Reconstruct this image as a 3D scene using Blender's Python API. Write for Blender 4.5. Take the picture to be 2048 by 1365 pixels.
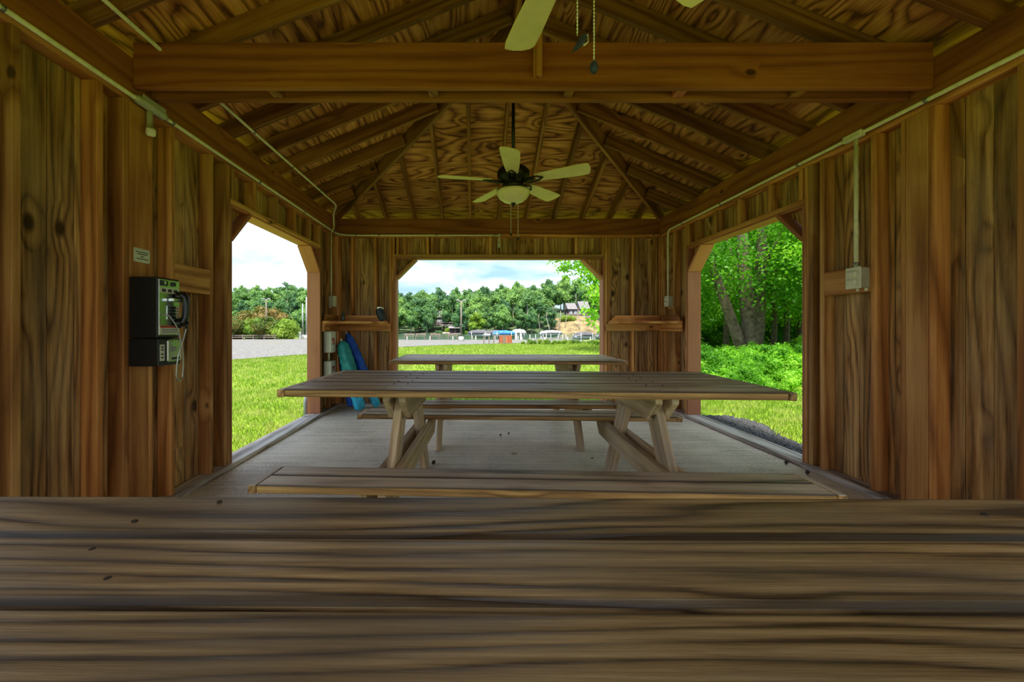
import bpy, bmesh, math, random
import numpy as np
from mathutils import Vector, Matrix

for o in list(bpy.data.objects):
    bpy.data.objects.remove(o, do_unlink=True)
SC = bpy.context.scene
COL = SC.collection
R = math.radians
random.seed(7)

# ------------------------------------------------------------------ camera
EYE = 1.145
cam_d = bpy.data.cameras.new('camera')
cam_d.sensor_width = 36.0
cam_d.lens = 800.0 / 2048.0 * 36.0
cam_d.shift_x = 74.0 / 2048.0
cam_d.shift_y = -27.5 / 2048.0
cam_d.clip_start = 0.02
cam_d.clip_end = 1000
cam = bpy.data.objects.new('camera', cam_d)
cam.location = (0, 0, EYE)
cam.rotation_euler = (R(90), 0, 0)
COL.objects.link(cam)
SC.camera = cam

# ------------------------------------------------------------------ world, sun, exposure
SC.view_settings.view_transform = 'Standard'
SC.view_settings.look = 'None'
SC.view_settings.gamma = 1.0
SC.view_settings.use_curve_mapping = False
SC.view_settings.exposure = 1.62
SC.cycles.max_bounces = 6
SC.cycles.diffuse_bounces = 5
SC.cycles.glossy_bounces = 2
SC.cycles.transmission_bounces = 2
SC.cycles.transparent_max_bounces = 4
SC.cycles.use_adaptive_sampling = True
SC.cycles.adaptive_threshold = 0.035
SC.cycles.caustics_reflective = False
SC.cycles.caustics_refractive = False
SC.cycles.sample_clamp_indirect = 6.0

world = bpy.data.worlds.new('sky_world')
SC.world = world
world.use_nodes = True
wn = world.node_tree
wn.nodes.clear()


def N(tree, kind, **kw):
    n = tree.nodes.new(kind)
    for k, v in kw.items():
        setattr(n, k, v)
    return n


def ramp(tree, stops, interp='LINEAR'):
    n = tree.nodes.new('ShaderNodeValToRGB')
    cr = n.color_ramp
    cr.interpolation = interp
    while len(cr.elements) < len(stops):
        cr.elements.new(0.5)
    for e, (p, c) in zip(cr.elements, stops):
        e.position = p
        e.color = (c[0], c[1], c[2], 1.0)
    return n


SKY_STRENGTH = 0.62
tc = N(wn, 'ShaderNodeTexCoord')
sep = N(wn, 'ShaderNodeSeparateXYZ')
wn.links.new(tc.outputs['Generated'], sep.inputs[0])
mx = N(wn, 'ShaderNodeMath', operation='MAXIMUM'); mx.inputs[1].default_value = 0.0
wn.links.new(sep.outputs['Z'], mx.inputs[0])
ad = N(wn, 'ShaderNodeMath', operation='ADD'); ad.inputs[1].default_value = 0.16
wn.links.new(mx.outputs[0], ad.inputs[0])
dv = N(wn, 'ShaderNodeVectorMath', operation='DIVIDE')
cmb = N(wn, 'ShaderNodeCombineXYZ')
for i in range(3):
    wn.links.new(ad.outputs[0], cmb.inputs[i])
wn.links.new(tc.outputs['Generated'], dv.inputs[0])
wn.links.new(cmb.outputs[0], dv.inputs[1])
cl = N(wn, 'ShaderNodeTexNoise'); cl.inputs['Scale'].default_value = 1.15
cl.inputs['Detail'].default_value = 8.0; cl.inputs['Roughness'].default_value = 0.55
cl.inputs['Distortion'].default_value = 0.4
wn.links.new(dv.outputs[0], cl.inputs['Vector'])
rp = ramp(wn, [(0.36, (0.29, 0.46, 0.74)), (0.47, (0.46, 0.60, 0.78)), (0.62, (0.80, 0.82, 0.84)), (0.80, (0.66, 0.70, 0.75))])
wn.links.new(cl.outputs['Fac'], rp.inputs[0])
bg = N(wn, 'ShaderNodeBackground'); bg.inputs['Strength'].default_value = SKY_STRENGTH
wo = N(wn, 'ShaderNodeOutputWorld')
wn.links.new(rp.outputs[0], bg.inputs['Color'])
wn.links.new(bg.outputs[0], wo.inputs['Surface'])

sun_d = bpy.data.lights.new('sun', 'SUN')
sun_d.energy = 3.1
sun_d.angle = R(6)
sun_d.color = (1.0, 0.93, 0.80)
sun = bpy.data.objects.new('sun', sun_d)
sun.rotation_euler = Vector((0.08, 0.5, -1.0)).to_track_quat('-Z', 'Y').to_euler()
sun.location = (-5, -20, 40)
COL.objects.link(sun)

# ------------------------------------------------------------------ materials
MATS = {}


def new_mat(name):
    m = bpy.data.materials.new(name)
    m.use_nodes = True
    t = m.node_tree
    t.nodes.clear()
    out = N(t, 'ShaderNodeOutputMaterial')
    MATS[name] = m
    return m, t, out


def math_node(t, op, a, b=None):
    n = N(t, 'ShaderNodeMath', operation=op)
    for i, v in enumerate((a, b)):
        if v is None:
            continue
        if isinstance(v, (int, float)):
            n.inputs[i].default_value = v
        else:
            t.links.new(v, n.inputs[i])
    return n.outputs[0]


def mixc(t, fac, a, b, mode='MIX'):
    n = N(t, 'ShaderNodeMix', data_type='RGBA', blend_type=mode)
    for sock, v in ((n.inputs[0], fac), (n.inputs[6], a), (n.inputs[7], b)):
        if isinstance(v, (int, float)):
            sock.default_value = v
        elif isinstance(v, tuple):
            sock.default_value = (v[0], v[1], v[2], 1.0)
        else:
            t.links.new(v, sock)
    return n.outputs[2]


def plain(name, col, rough=0.5, metal=0.0, var=0.12, scale=20.0, bump=0.0, spec=0.5):
    m, t, out = new_mat(name)
    b = N(t, 'ShaderNodeBsdfPrincipled')
    b.inputs['Roughness'].default_value = rough
    b.inputs['Metallic'].default_value = metal
    b.inputs['Specular IOR Level'].default_value = spec
    c = N(t, 'ShaderNodeTexCoord')
    n = N(t, 'ShaderNodeTexNoise'); n.inputs['Scale'].default_value = scale; n.inputs['Detail'].default_value = 5
    t.links.new(c.outputs['Object'], n.inputs['Vector'])
    d = tuple(x * (1 - var) for x in col); l = tuple(min(1, x * (1 + var)) for x in col)
    r = ramp(t, [(0.3, d), (0.7, l)])
    t.links.new(n.outputs['Fac'], r.inputs[0])
    t.links.new(r.outputs[0], b.inputs['Base Color'])
    if bump:
        bp = N(t, 'ShaderNodeBump'); bp.inputs['Strength'].default_value = bump; bp.inputs['Distance'].default_value = 0.004
        t.links.new(n.outputs['Fac'], bp.inputs['Height']); t.links.new(bp.outputs[0], b.inputs['Normal'])
    t.links.new(b.outputs[0], out.inputs['Surface'])
    return m


def wood(name, light, mid, dark, rings=9.0, rough=0.65, knots=0.72, knot_size=0.12, bump=0.25, hue2=None,
         weather=None, weather_amt=0.0, stretch=0.28, cross=3.2, spec=0.35, ringmix=0.8, lin=0.0, kwarp=0.09, ringbump=False, fibre=1.0, side=None, fscale=42.0, edge=None):
    """procedural lumber; the grain runs along the board's own X axis"""
    m, t, out = new_mat(name)
    L = t.links.new
    c = N(t, 'ShaderNodeTexCoord')
    oi = N(t, 'ShaderNodeObjectInfo')
    sc = N(t, 'ShaderNodeVectorMath', operation='SCALE'); sc.inputs[0].default_value = (37.0, 23.0, 51.0)
    L(oi.outputs['Random'], sc.inputs['Scale'])
    off = N(t, 'ShaderNodeVectorMath', operation='ADD')
    L(c.outputs['Object'], off.inputs[0]); L(sc.outputs[0], off.inputs[1])
    P = off.outputs[0]

    def mapped(scale):
        mp = N(t, 'ShaderNodeMapping'); mp.inputs['Scale'].default_value = scale
        L(P, mp.inputs['Vector']); return mp.outputs[0]
    # knots
    vo = N(t, 'ShaderNodeTexVoronoi'); vo.inputs['Scale'].default_value = 1.0
    L(mapped((3.0, 5.0, 5.0)), vo.inputs['Vector'])
    sepc = N(t, 'ShaderNodeSeparateColor'); L(vo.outputs['Color'], sepc.inputs[0])
    has = math_node(t, 'GREATER_THAN', sepc.outputs[0], knots)
    kd = vo.outputs['Distance']
    near = N(t, 'ShaderNodeMapRange'); near.inputs['From Min'].default_value = 0.45; near.inputs['From Max'].default_value = 0.05
    L(kd, near.inputs['Value'])
    knear = math_node(t, 'MULTIPLY', near.outputs[0], has)
    core = N(t, 'ShaderNodeMapRange'); core.inputs['From Min'].default_value = knot_size; core.inputs['From Max'].default_value = knot_size * 0.55
    L(kd, core.inputs['Value'])
    kcore = math_node(t, 'MULTIPLY', core.outputs[0], has)
    # cathedral grain: contour lines of a long stretched noise
    n1 = N(t, 'ShaderNodeTexNoise'); n1.inputs['Scale'].default_value = 1.0; n1.inputs['Detail'].default_value = 1.5
    n1.inputs['Roughness'].default_value = 0.4
    L(mapped((stretch, cross, cross)), n1.inputs['Vector'])
    n2 = N(t, 'ShaderNodeTexNoise'); n2.inputs['Scale'].default_value = 1.0; n2.inputs['Detail'].default_value = 3
    L(mapped((2.5, 14.0, 14.0)), n2.inputs['Vector'])
    v = math_node(t, 'ADD', n1.outputs['Fac'], math_node(t, 'MULTIPLY', knear, kwarp))
    v = math_node(t, 'ADD', v, math_node(t, 'MULTIPLY', n2.outputs['Fac'], 0.05))
    if lin:
        sy_ = N(t, 'ShaderNodeSeparateXYZ'); L(P, sy_.inputs[0])
        v = math_node(t, 'ADD', v, math_node(t, 'MULTIPLY', math_node(t, 'ADD', sy_.outputs[1], sy_.outputs[2]), lin))
    v = math_node(t, 'MULTIPLY', v, rings)
    tri = math_node(t, 'MULTIPLY', math_node(t, 'PINGPONG', v, 0.5), 2.0)
    ring = math_node(t, 'POWER', tri, 2.0)
    # fibres
    n3 = N(t, 'ShaderNodeTexNoise'); n3.inputs['Scale'].default_value = 1.0; n3.inputs['Detail'].default_value = 5
    n3.inputs['Roughness'].default_value = 0.72
    L(mapped((1.6 if fscale < 60 else 3.0, fscale, fscale)), n3.inputs['Vector'])
    # blotches
    n4 = N(t, 'ShaderNodeTexNoise'); n4.inputs['Scale'].default_value = 1.0; n4.inputs['Detail'].default_value = 4
    L(mapped((1.6, 5.0, 5.0)), n4.inputs['Vector'])
    g = math_node(t, 'ADD', math_node(t, 'MULTIPLY', ring, ringmix), math_node(t, 'MULTIPLY', math_node(t, 'SUBTRACT', n3.outputs['Fac'], 0.28), fibre))
    g = math_node(t, 'ADD', g, math_node(t, 'MULTIPLY', math_node(t, 'SUBTRACT', n4.outputs['Fac'], 0.5), 0.7))
    rp = ramp(t, [(0.12, light), (0.45, mid), (0.95, dark)])
    L(g, rp.inputs[0])
    colr = rp.outputs[0]
    if hue2:
        f = math_node(t, 'MULTIPLY', oi.outputs['Random'], 0.75)
        colr = mixc(t, f, colr, mixc(t, 1.0, colr, hue2, 'MULTIPLY'))
    if weather:
        wr = ramp(t, [(0.38, (0, 0, 0)), (0.62, (1, 1, 1))])
        n5 = N(t, 'ShaderNodeTexNoise'); n5.inputs['Scale'].default_value = 1.0; n5.inputs['Detail'].default_value = 5
        L(mapped((2.0, 9.0, 9.0)), n5.inputs['Vector'])
        L(n5.outputs['Fac'], wr.inputs[0])
        colr = mixc(t, math_node(t, 'MULTIPLY', wr.outputs[0], weather_amt), colr, weather)
    if side:
        ge = N(t, 'ShaderNodeNewGeometry'); sn = N(t, 'ShaderNodeSeparateXYZ'); L(ge.outputs['Normal'], sn.inputs[0])
        up = N(t, 'ShaderNodeMapRange'); up.inputs['From Min'].default_value = 0.45; up.inputs['From Max'].default_value = 0.8
        L(sn.outputs[2], up.inputs['Value'])
        rs = ramp(t, [(0.12, side[0]), (0.45, side[1]), (0.95, side[2])]); L(g, rs.inputs[0])
        colr = mixc(t, up.outputs[0], rs.outputs[0], colr)
    val = N(t, 'ShaderNodeMapRange'); val.inputs['To Min'].default_value = 0.72; val.inputs['To Max'].default_value = 1.22
    fr2 = math_node(t, 'FRACT', math_node(t, 'MULTIPLY', oi.outputs['Random'], 7.31))
    L(fr2, val.inputs['Value'])
    hsv = N(t, 'ShaderNodeHueSaturation'); L(colr, hsv.inputs['Color']); L(val.outputs[0], hsv.inputs['Value'])
    colr = mixc(t, math_node(t, 'MULTIPLY', kcore, 0.88), hsv.outputs[0], tuple(x * 0.22 for x in dark))
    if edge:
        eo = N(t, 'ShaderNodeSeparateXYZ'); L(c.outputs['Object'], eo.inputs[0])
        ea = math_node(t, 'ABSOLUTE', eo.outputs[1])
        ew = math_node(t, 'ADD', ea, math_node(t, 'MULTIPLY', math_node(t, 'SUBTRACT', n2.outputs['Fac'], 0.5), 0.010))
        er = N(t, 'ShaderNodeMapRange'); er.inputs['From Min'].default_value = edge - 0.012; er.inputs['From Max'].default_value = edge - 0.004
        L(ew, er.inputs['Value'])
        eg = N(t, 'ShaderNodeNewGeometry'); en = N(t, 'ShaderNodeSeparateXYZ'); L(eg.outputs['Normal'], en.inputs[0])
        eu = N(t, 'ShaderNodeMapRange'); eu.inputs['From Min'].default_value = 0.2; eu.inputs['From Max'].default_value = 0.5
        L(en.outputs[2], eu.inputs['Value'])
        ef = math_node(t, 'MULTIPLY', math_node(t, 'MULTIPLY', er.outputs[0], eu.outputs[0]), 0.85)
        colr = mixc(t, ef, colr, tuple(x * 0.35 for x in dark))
    b = N(t, 'ShaderNodeBsdfPrincipled')
    b.inputs['Specular IOR Level'].default_value = spec
    L(colr, b.inputs['Base Color'])
    rr = N(t, 'ShaderNodeMapRange'); rr.inputs['To Min'].default_value = rough - 0.10; rr.inputs['To Max'].default_value = rough + 0.15
    L(n4.outputs['Fac'], rr.inputs['Value']); L(rr.outputs[0], b.inputs['Roughness'])
    h = math_node(t, 'MULTIPLY', n3.outputs['Fac'], 0.7)
    if ringbump:
        h = math_node(t, 'ADD', math_node(t, 'MULTIPLY', ring, -0.6), h)
    bp = N(t, 'ShaderNodeBump'); bp.inputs['Strength'].default_value = bump; bp.inputs['Distance'].default_value = 0.004
    L(h, bp.inputs['Height']); L(bp.outputs[0], b.inputs['Normal'])
    L(b.outputs[0], out.inputs['Surface'])
    return m


M_STUD = wood('stud_wood', (0.70, 0.39, 0.135), (0.48, 0.225, 0.066), (0.21, 0.082, 0.022), rings=6, hue2=(1.0, 0.70, 0.50), knots=0.78, ringmix=0.55, lin=1.3)
M_SIDE = wood('siding_wood', (0.80, 0.48, 0.19), (0.48, 0.245, 0.082), (0.12, 0.048, 0.015), rings=9, hue2=(0.9, 0.82, 0.72),
              knots=0.55, knot_size=0.19, bump=0.8, stretch=0.5, cross=4.0, rough=0.75, kwarp=0.13, lin=1.6, ringbump=True, ringmix=0.5, fibre=1.7,
              weather=(0.72, 0.52, 0.27), weather_amt=0.3)
M_BEAM = wood('beam_wood', (0.36, 0.135, 0.034), (0.27, 0.088, 0.020), (0.14, 0.042, 0.010), rings=7, knots=0.84, hue2=(1.0, 0.85, 0.75), ringmix=0.5, lin=1.0)
M_RAFT = wood('rafter_wood', (0.40, 0.19, 0.050), (0.24, 0.095, 0.023), (0.11, 0.037, 0.009), rings=7, knots=0.80, hue2=(0.95, 0.82, 0.65), ringmix=0.5, lin=1.0)
M_PLY = wood('plywood', (0.88, 0.44, 0.125), (0.60, 0.245, 0.058), (0.14, 0.042, 0.010), rings=15, knots=0.70, knot_size=0.07,
             stretch=0.55, cross=3.2, rough=0.7, bump=0.1, ringmix=0.62, fibre=1.3)
BARE = ((0.74, 0.47, 0.18), (0.50, 0.27, 0.09), (0.20, 0.095, 0.03))
_TK = dict(rings=9, knots=0.86, bump=0.6, weather=(0.84, 0.74, 0.58), weather_amt=0.6, rough=0.46, spec=0.5, lin=2.0, ringbump=True, ringmix=0.5, fibre=1.7, side=BARE)
_TC = ((0.86, 0.70, 0.49), (0.58, 0.45, 0.30), (0.15, 0.105, 0.066))
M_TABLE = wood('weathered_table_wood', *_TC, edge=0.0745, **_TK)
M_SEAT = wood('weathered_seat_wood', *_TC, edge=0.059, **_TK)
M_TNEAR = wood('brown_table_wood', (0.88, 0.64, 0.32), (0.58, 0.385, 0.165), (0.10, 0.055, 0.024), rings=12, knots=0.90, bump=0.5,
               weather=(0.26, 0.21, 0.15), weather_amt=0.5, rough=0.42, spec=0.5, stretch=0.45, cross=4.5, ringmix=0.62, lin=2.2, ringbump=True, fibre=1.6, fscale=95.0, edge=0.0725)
M_TLEG = wood('table_leg_wood', (0.80, 0.60, 0.36), (0.56, 0.385, 0.21), (0.22, 0.135, 0.07), rings=8, knots=0.86, bump=0.5,
              weather=(0.56, 0.48, 0.38), weather_amt=0.45, rough=0.7, lin=0.8, ringmix=0.35, fibre=1.5)
M_SILL = wood('sill_wood', (0.78, 0.70, 0.62), (0.56, 0.47, 0.40), (0.20, 0.15, 0.12), rings=10, knots=0.9, bump=0.6,
              weather=(0.84, 0.80, 0.73), weather_amt=0.5, rough=0.8, fibre=1.5)
M_SHELF = wood('shelf_wood', (0.86, 0.43, 0.13), (0.70, 0.30, 0.08), (0.40, 0.14, 0.035), rings=6, knots=0.82)
M_JAMB = wood('jamb_stain', (0.50, 0.20, 0.10), (0.42, 0.155, 0.078), (0.28, 0.10, 0.05), rings=4, knots=0.97, bump=0.15, ringmix=0.3, fibre=0.6)
M_DOCK = wood('dock_wood', (0.50, 0.48, 0.46), (0.38, 0.36, 0.34), (0.20, 0.19, 0.18), rings=8, knots=0.95)

M_CONDUIT = plain('painted_conduit', (0.80, 0.76, 0.52), 0.45, 0.0, 0.14, 30)
M_BOX = plain('grey_box_metal', (0.50, 0.48, 0.38), 0.45, 0.2, 0.1, 20)
M_BOXLT = plain('light_box_plastic', (0.82, 0.78, 0.62), 0.5, 0.0, 0.08, 20)
M_STRAP = plain('strap_metal', (0.30, 0.30, 0.27), 0.4, 0.7, 0.1, 40)
M_BLACK = plain('black_paint', (0.014, 0.014, 0.015), 0.42, 0.0, 0.2, 30)
M_BLACKP = plain('black_plastic', (0.012, 0.012, 0.013), 0.25, 0.0, 0.1, 30)
M_CHROME = plain('brushed_chrome', (0.72, 0.74, 0.70), 0.24, 1.0, 0.12, 60)
M_CABLE = plain('armoured_cable', (0.55, 0.55, 0.52), 0.35, 0.85, 0.2, 300)
M_CARD = plain('cream_card', (0.72, 0.72, 0.60), 0.6, 0.0, 0.06, 25)
M_CARDRED = plain('red_card', (0.55, 0.06, 0.03), 0.6, 0.0, 0.08, 25)
M_INK = plain('dark_print', (0.05, 0.05, 0.04), 0.7, 0.0, 0.1, 25)
M_WHITE = plain('white_paint', (0.576, 0.576, 0.562), 0.5, 0.0, 0.05, 15)
M_BLADE = plain('fan_blade', (0.88, 0.74, 0.36), 0.5, 0.0, 0.08, 9)
M_BRONZE = plain('dark_bronze', (0.028, 0.024, 0.02), 0.35, 0.6, 0.2, 30)
M_GLASS = plain('cream_glass', (0.92, 0.80, 0.48), 0.28, 0.0, 0.06, 12)
M_CHAIN = plain('bead_chain', (0.72, 0.68, 0.52), 0.35, 0.6, 0.15, 200)
M_BLUE = plain('blue_fabric', (0.010, 0.085, 0.46), 0.6, 0.0, 0.3, 14, 0.5)
M_NAVY = plain('navy_fabric', (0.008, 0.050, 0.26), 0.6, 0.0, 0.3, 14, 0.5)
M_TEAL = plain('teal_fabric', (0.02, 0.26, 0.25), 0.6, 0.0, 0.3, 14, 0.5)
M_CYAN = plain('cyan_fabric', (0.03, 0.42, 0.62), 0.55, 0.0, 0.35, 18, 0.8)
M_POUCH = plain('dark_pouch', (0.018, 0.028, 0.04), 0.5, 0.0, 0.3, 20, 0.4)
M_TINT = plain('smoky_glass', (0.10, 0.105, 0.09), 0.15, 0.0, 0.1, 20)
M_BROWNSEED = plain('seed_brown', (0.045, 0.028, 0.018), 0.8, 0.0, 0.4, 60)
M_DRYLEAF = plain('dry_leaf', (0.34, 0.22, 0.10), 0.7, 0.0, 0.3, 40)
M_REDBIN = wood('bin_slats', (0.55, 0.17, 0.09), (0.44, 0.12, 0.06), (0.28, 0.07, 0.035), rings=4, knots=0.97)
M_COVDARK = plain('dark_canvas', (0.095, 0.095, 0.11), 0.8, 0.0, 0.25, 2)
M_COVBLUE = plain('blue_canvas', (0.03, 0.19, 0.70), 0.7, 0.0, 0.25, 2)
M_COVGREY = plain('grey_canvas', (0.396, 0.389, 0.374), 0.8, 0.0, 0.15, 2)
M_HULL = plain('white_hull', (0.504, 0.504, 0.518), 0.35, 0.0, 0.1, 2)
M_METAL = plain('galvanised', (0.396, 0.403, 0.410), 0.45, 0.5, 0.1, 10)
M_POLE = plain('weathered_pole', (0.20, 0.165, 0.135), 0.8, 0.0, 0.2, 6)
M_CONC = plain('footing_concrete', (0.446, 0.439, 0.418), 0.9, 0.0, 0.1, 6)
M_SHINGLE = plain('roof_shingles', (0.16, 0.13, 0.11), 0.9, 0.0, 0.3, 8)
M_ROOFGREY = plain('house_roof', (0.20, 0.185, 0.20), 0.8, 0.0, 0.15, 1)
M_HOUSE = plain('house_timber', (0.13, 0.085, 0.095), 0.8, 0.0, 0.2, 1)
M_PANE = plain('house_pane', (0.30, 0.36, 0.42), 0.1, 0.0, 0.1, 1)
M_STONE = plain('dark_gravel', (0.058, 0.060, 0.066), 0.8, 0.0, 0.5, 25)
M_BARK = plain('bark', (0.115, 0.085, 0.06), 0.95, 0.0, 0.55, 9, 1.0)
M_BARKPALE = plain('pale_bark', (0.38, 0.34, 0.30), 0.95, 0.0, 0.3, 3)
M_CLEAR = plain('tan_clearing', (0.22, 0.165, 0.08), 0.95, 0.0, 0.6, 0.35)
M_SAND = plain('shore_sand', (0.504, 0.360, 0.288), 0.95, 0.0, 0.2, 0.4)


def leaf_mat(name, a, b, c, trans=0.45, scale=0.6):
    m, t, out = new_mat(name)
    L = t.links.new
    g = N(t, 'ShaderNodeTexCoord'); oi = N(t, 'ShaderNodeObjectInfo')
    n = N(t, 'ShaderNodeTexNoise'); n.inputs['Scale'].default_value = scale; n.inputs['Detail'].default_value = 6
    n.inputs['Roughness'].default_value = 0.7
    L(g.outputs['Object'], n.inputs['Vector'])
    r = ramp(t, [(0.34, a), (0.50, b), (0.66, c)])
    s = math_node(t, 'ADD', n.outputs['Fac'], math_node(t, 'MULTIPLY', math_node(t, 'SUBTRACT', oi.outputs['Random'], 0.5), 0.28))
    L(s, r.inputs[0])
    d = N(t, 'ShaderNodeBsdfPrincipled'); d.inputs['Roughness'].default_value = 0.5; d.inputs['Specular IOR Level'].default_value = 0.3
    tr = N(t, 'ShaderNodeBsdfTranslucent')
    L(r.outputs[0], d.inputs['Base Color'])
    tcx = mixc(t, 1.0, r.outputs[0], (1.15, 1.25, 0.55), 'MULTIPLY')
    L(tcx, tr.inputs['Color'])
    mxs = N(t, 'ShaderNodeMixShader'); mxs.inputs[0].default_value = trans
    L(d.outputs[0], mxs.inputs[1]); L(tr.outputs[0], mxs.inputs[2])
    L(mxs.outputs[0], out.inputs['Surface'])
    return m


M_LEAFFAR = leaf_mat('far_leaves', (0.07, 0.17, 0.085), (0.145, 0.29, 0.09), (0.25, 0.42, 0.11), 0.3, 0.35)
M_LEAFBRIGHT = leaf_mat('bright_leaves', (0.115, 0.230, 0.029), (0.202, 0.331, 0.036), (0.302, 0.418, 0.058), 0.35, 0.5)
M_LEAFRED = leaf_mat('reddish_leaves', (0.086, 0.137, 0.022), (0.187, 0.158, 0.036), (0.317, 0.173, 0.072), 0.3, 0.5)
M_LEAFNEAR = leaf_mat('wood_leaves', (0.07, 0.24, 0.014), (0.20, 0.48, 0.03), (0.42, 0.70, 0.08), 0.55, 1.3)
M_BLADEGR = leaf_mat('grass_blades', (0.085, 0.18, 0.014), (0.175, 0.295, 0.022), (0.36, 0.385, 0.12), 0.35, 2.2)


def ground_mats():
    m, t, out = new_mat('lawn_turf'); L = t.links.new
    c = N(t, 'ShaderNodeTexCoord')
    n = N(t, 'ShaderNodeTexNoise'); n.inputs['Scale'].default_value = 0.9; n.inputs['Detail'].default_value = 10; n.inputs['Roughness'].default_value = 0.72
    L(c.outputs['Object'], n.inputs['Vector'])
    r = ramp(t, [(0.30, (0.108, 0.187, 0.014)), (0.48, (0.187, 0.302, 0.022)), (0.62, (0.245, 0.331, 0.036)), (0.76, (0.331, 0.302, 0.115))])
    L(n.outputs['Fac'], r.inputs[0])
    b = N(t, 'ShaderNodeBsdfPrincipled'); b.inputs['Roughness'].default_value = 0.9; b.inputs['Specular IOR Level'].default_value = 0.1
    L(r.outputs[0], b.inputs['Base Color']); L(b.outputs[0], out.inputs['Surface'])

    m, t, out = new_mat('gravel_surface'); L = t.links.new
    c = N(t, 'ShaderNodeTexCoord')
    v = N(t, 'ShaderNodeTexVoronoi'); v.inputs['Scale'].default_value = 14.0
    n = N(t, 'ShaderNodeTexNoise'); n.inputs['Scale'].default_value = 0.25; n.inputs['Detail'].default_value = 8; n.inputs['Roughness'].default_value = 0.7
    L(c.outputs['Object'], v.inputs['Vector']); L(c.outputs['Object'], n.inputs['Vector'])
    s = N(t, 'ShaderNodeSeparateColor'); L(v.outputs['Color'], s.inputs[0])
    r1 = ramp(t, [(0.0, (0.075, 0.073, 0.073)), (0.4, (0.165, 0.16, 0.157)), (1.0, (0.25, 0.242, 0.235))])
    L(s.outputs[0], r1.inputs[0])
    r2 = ramp(t, [(0.55, (0, 0, 0)), (0.66, (1, 1, 1))]); L(n.outputs['Fac'], r2.inputs[0])
    cc = mixc(t, math_node(t, 'MULTIPLY', r2.outputs[0], 0.7), r1.outputs[0], (0.17, 0.18, 0.07))
    b = N(t, 'ShaderNodeBsdfPrincipled'); b.inputs['Roughness'].default_value = 0.95
    L(cc, b.inputs['Base Color'])
    bp = N(t, 'ShaderNodeBump'); bp.inputs['Distance'].default_value = 0.012; L(v.outputs['Distance'], bp.inputs['Height']); L(bp.outputs[0], b.inputs['Normal'])
    L(b.outputs[0], out.inputs['Surface'])

    m, t, out = new_mat('concrete_floor'); L = t.links.new
    c = N(t, 'ShaderNodeTexCoord')
    n = N(t, 'ShaderNodeTexNoise'); n.inputs['Scale'].default_value = 70; n.inputs['Detail'].default_value = 6; n.inputs['Roughness'].default_value = 0.7
    n2 = N(t, 'ShaderNodeTexNoise'); n2.inputs['Scale'].default_value = 1.3; n2.inputs['Detail'].default_value = 7; n2.inputs['Roughness'].default_value = 0.65
    mp = N(t, 'ShaderNodeMapping'); mp.inputs['Scale'].default_value = (0.6, 14.0, 1.0)
    n3 = N(t, 'ShaderNodeTexNoise'); n3.inputs['Scale'].default_value = 1.5; n3.inputs['Detail'].default_value = 3
    for q in (n, n2): L(c.outputs['Object'], q.inputs['Vector'])
    L(c.outputs['Object'], mp.inputs['Vector']); L(mp.outputs[0], n3.inputs['Vector'])
    f = math_node(t, 'ADD', math_node(t, 'MULTIPLY', n.outputs['Fac'], 0.55), math_node(t, 'MULTIPLY', n2.outputs['Fac'], 0.45))
    f = math_node(t, 'ADD', f, math_node(t, 'MULTIPLY', math_node(t, 'SUBTRACT', n3.outputs['Fac'], 0.5), 0.25))
    r = ramp(t, [(0.30, (0.20, 0.17, 0.125)), (0.5, (0.66, 0.565, 0.435)), (0.70, (0.90, 0.79, 0.63))])
    L(f, r.inputs[0])
    b = N(t, 'ShaderNodeBsdfPrincipled'); b.inputs['Roughness'].default_value = 0.62; b.inputs['Specular IOR Level'].default_value = 0.4
    L(r.outputs[0], b.inputs['Base Color'])
    bp = N(t, 'ShaderNodeBump'); bp.inputs['Strength'].default_value = 0.5; bp.inputs['Distance'].default_value = 0.003
    L(n.outputs['Fac'], bp.inputs['Height']); L(bp.outputs[0], b.inputs['Normal'])
    L(b.outputs[0], out.inputs['Surface'])

    m, t, out = new_mat('lake_water'); L = t.links.new
    c = N(t, 'ShaderNodeTexCoord')
    mp = N(t, 'ShaderNodeMapping'); mp.inputs['Scale'].default_value = (0.35, 1.6, 1.0)
    n = N(t, 'ShaderNodeTexNoise'); n.inputs['Scale'].default_value = 1.0; n.inputs['Detail'].default_value = 4
    L(c.outputs['Object'], mp.inputs['Vector']); L(mp.outputs[0], n.inputs['Vector'])
    b = N(t, 'ShaderNodeBsdfPrincipled'); b.inputs['Roughness'].default_value = 0.16
    b.inputs['Base Color'].default_value = (0.05, 0.10, 0.055, 1); b.inputs['IOR'].default_value = 1.33
    bp = N(t, 'ShaderNodeBump'); bp.inputs['Strength'].default_value = 0.25; bp.inputs['Distance'].default_value = 0.15
    L(n.outputs['Fac'], bp.inputs['Height']); L(bp.outputs[0], b.inputs['Normal'])
    L(b.outputs[0], out.inputs['Surface'])


ground_mats()
M_TURF, M_GRAVEL, M_FLOOR, M_WATER = (MATS[k] for k in ('lawn_turf', 'gravel_surface', 'concrete_floor', 'lake_water'))
M_FOREST = plain('forest_floor', (0.07, 0.11, 0.04), 0.95, 0.0, 0.4, 0.3)

# ------------------------------------------------------------------ helpers


def tag(o, label=None, cat=None, group=None, kind=None):
    if label: o['label'] = label
    if cat: o['category'] = cat
    if group: o['group'] = group
    if kind: o['kind'] = kind
    return o


def empty(name, loc=(0, 0, 0), rz=0.0, label=None, cat=None, group=None, kind=None):
    o = bpy.data.objects.new(name, None)
    o.empty_display_size = 0.1
    o.location = loc
    o.rotation_euler = (0, 0, rz)
    COL.objects.link(o)
    return tag(o, label, cat, group, kind)


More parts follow.
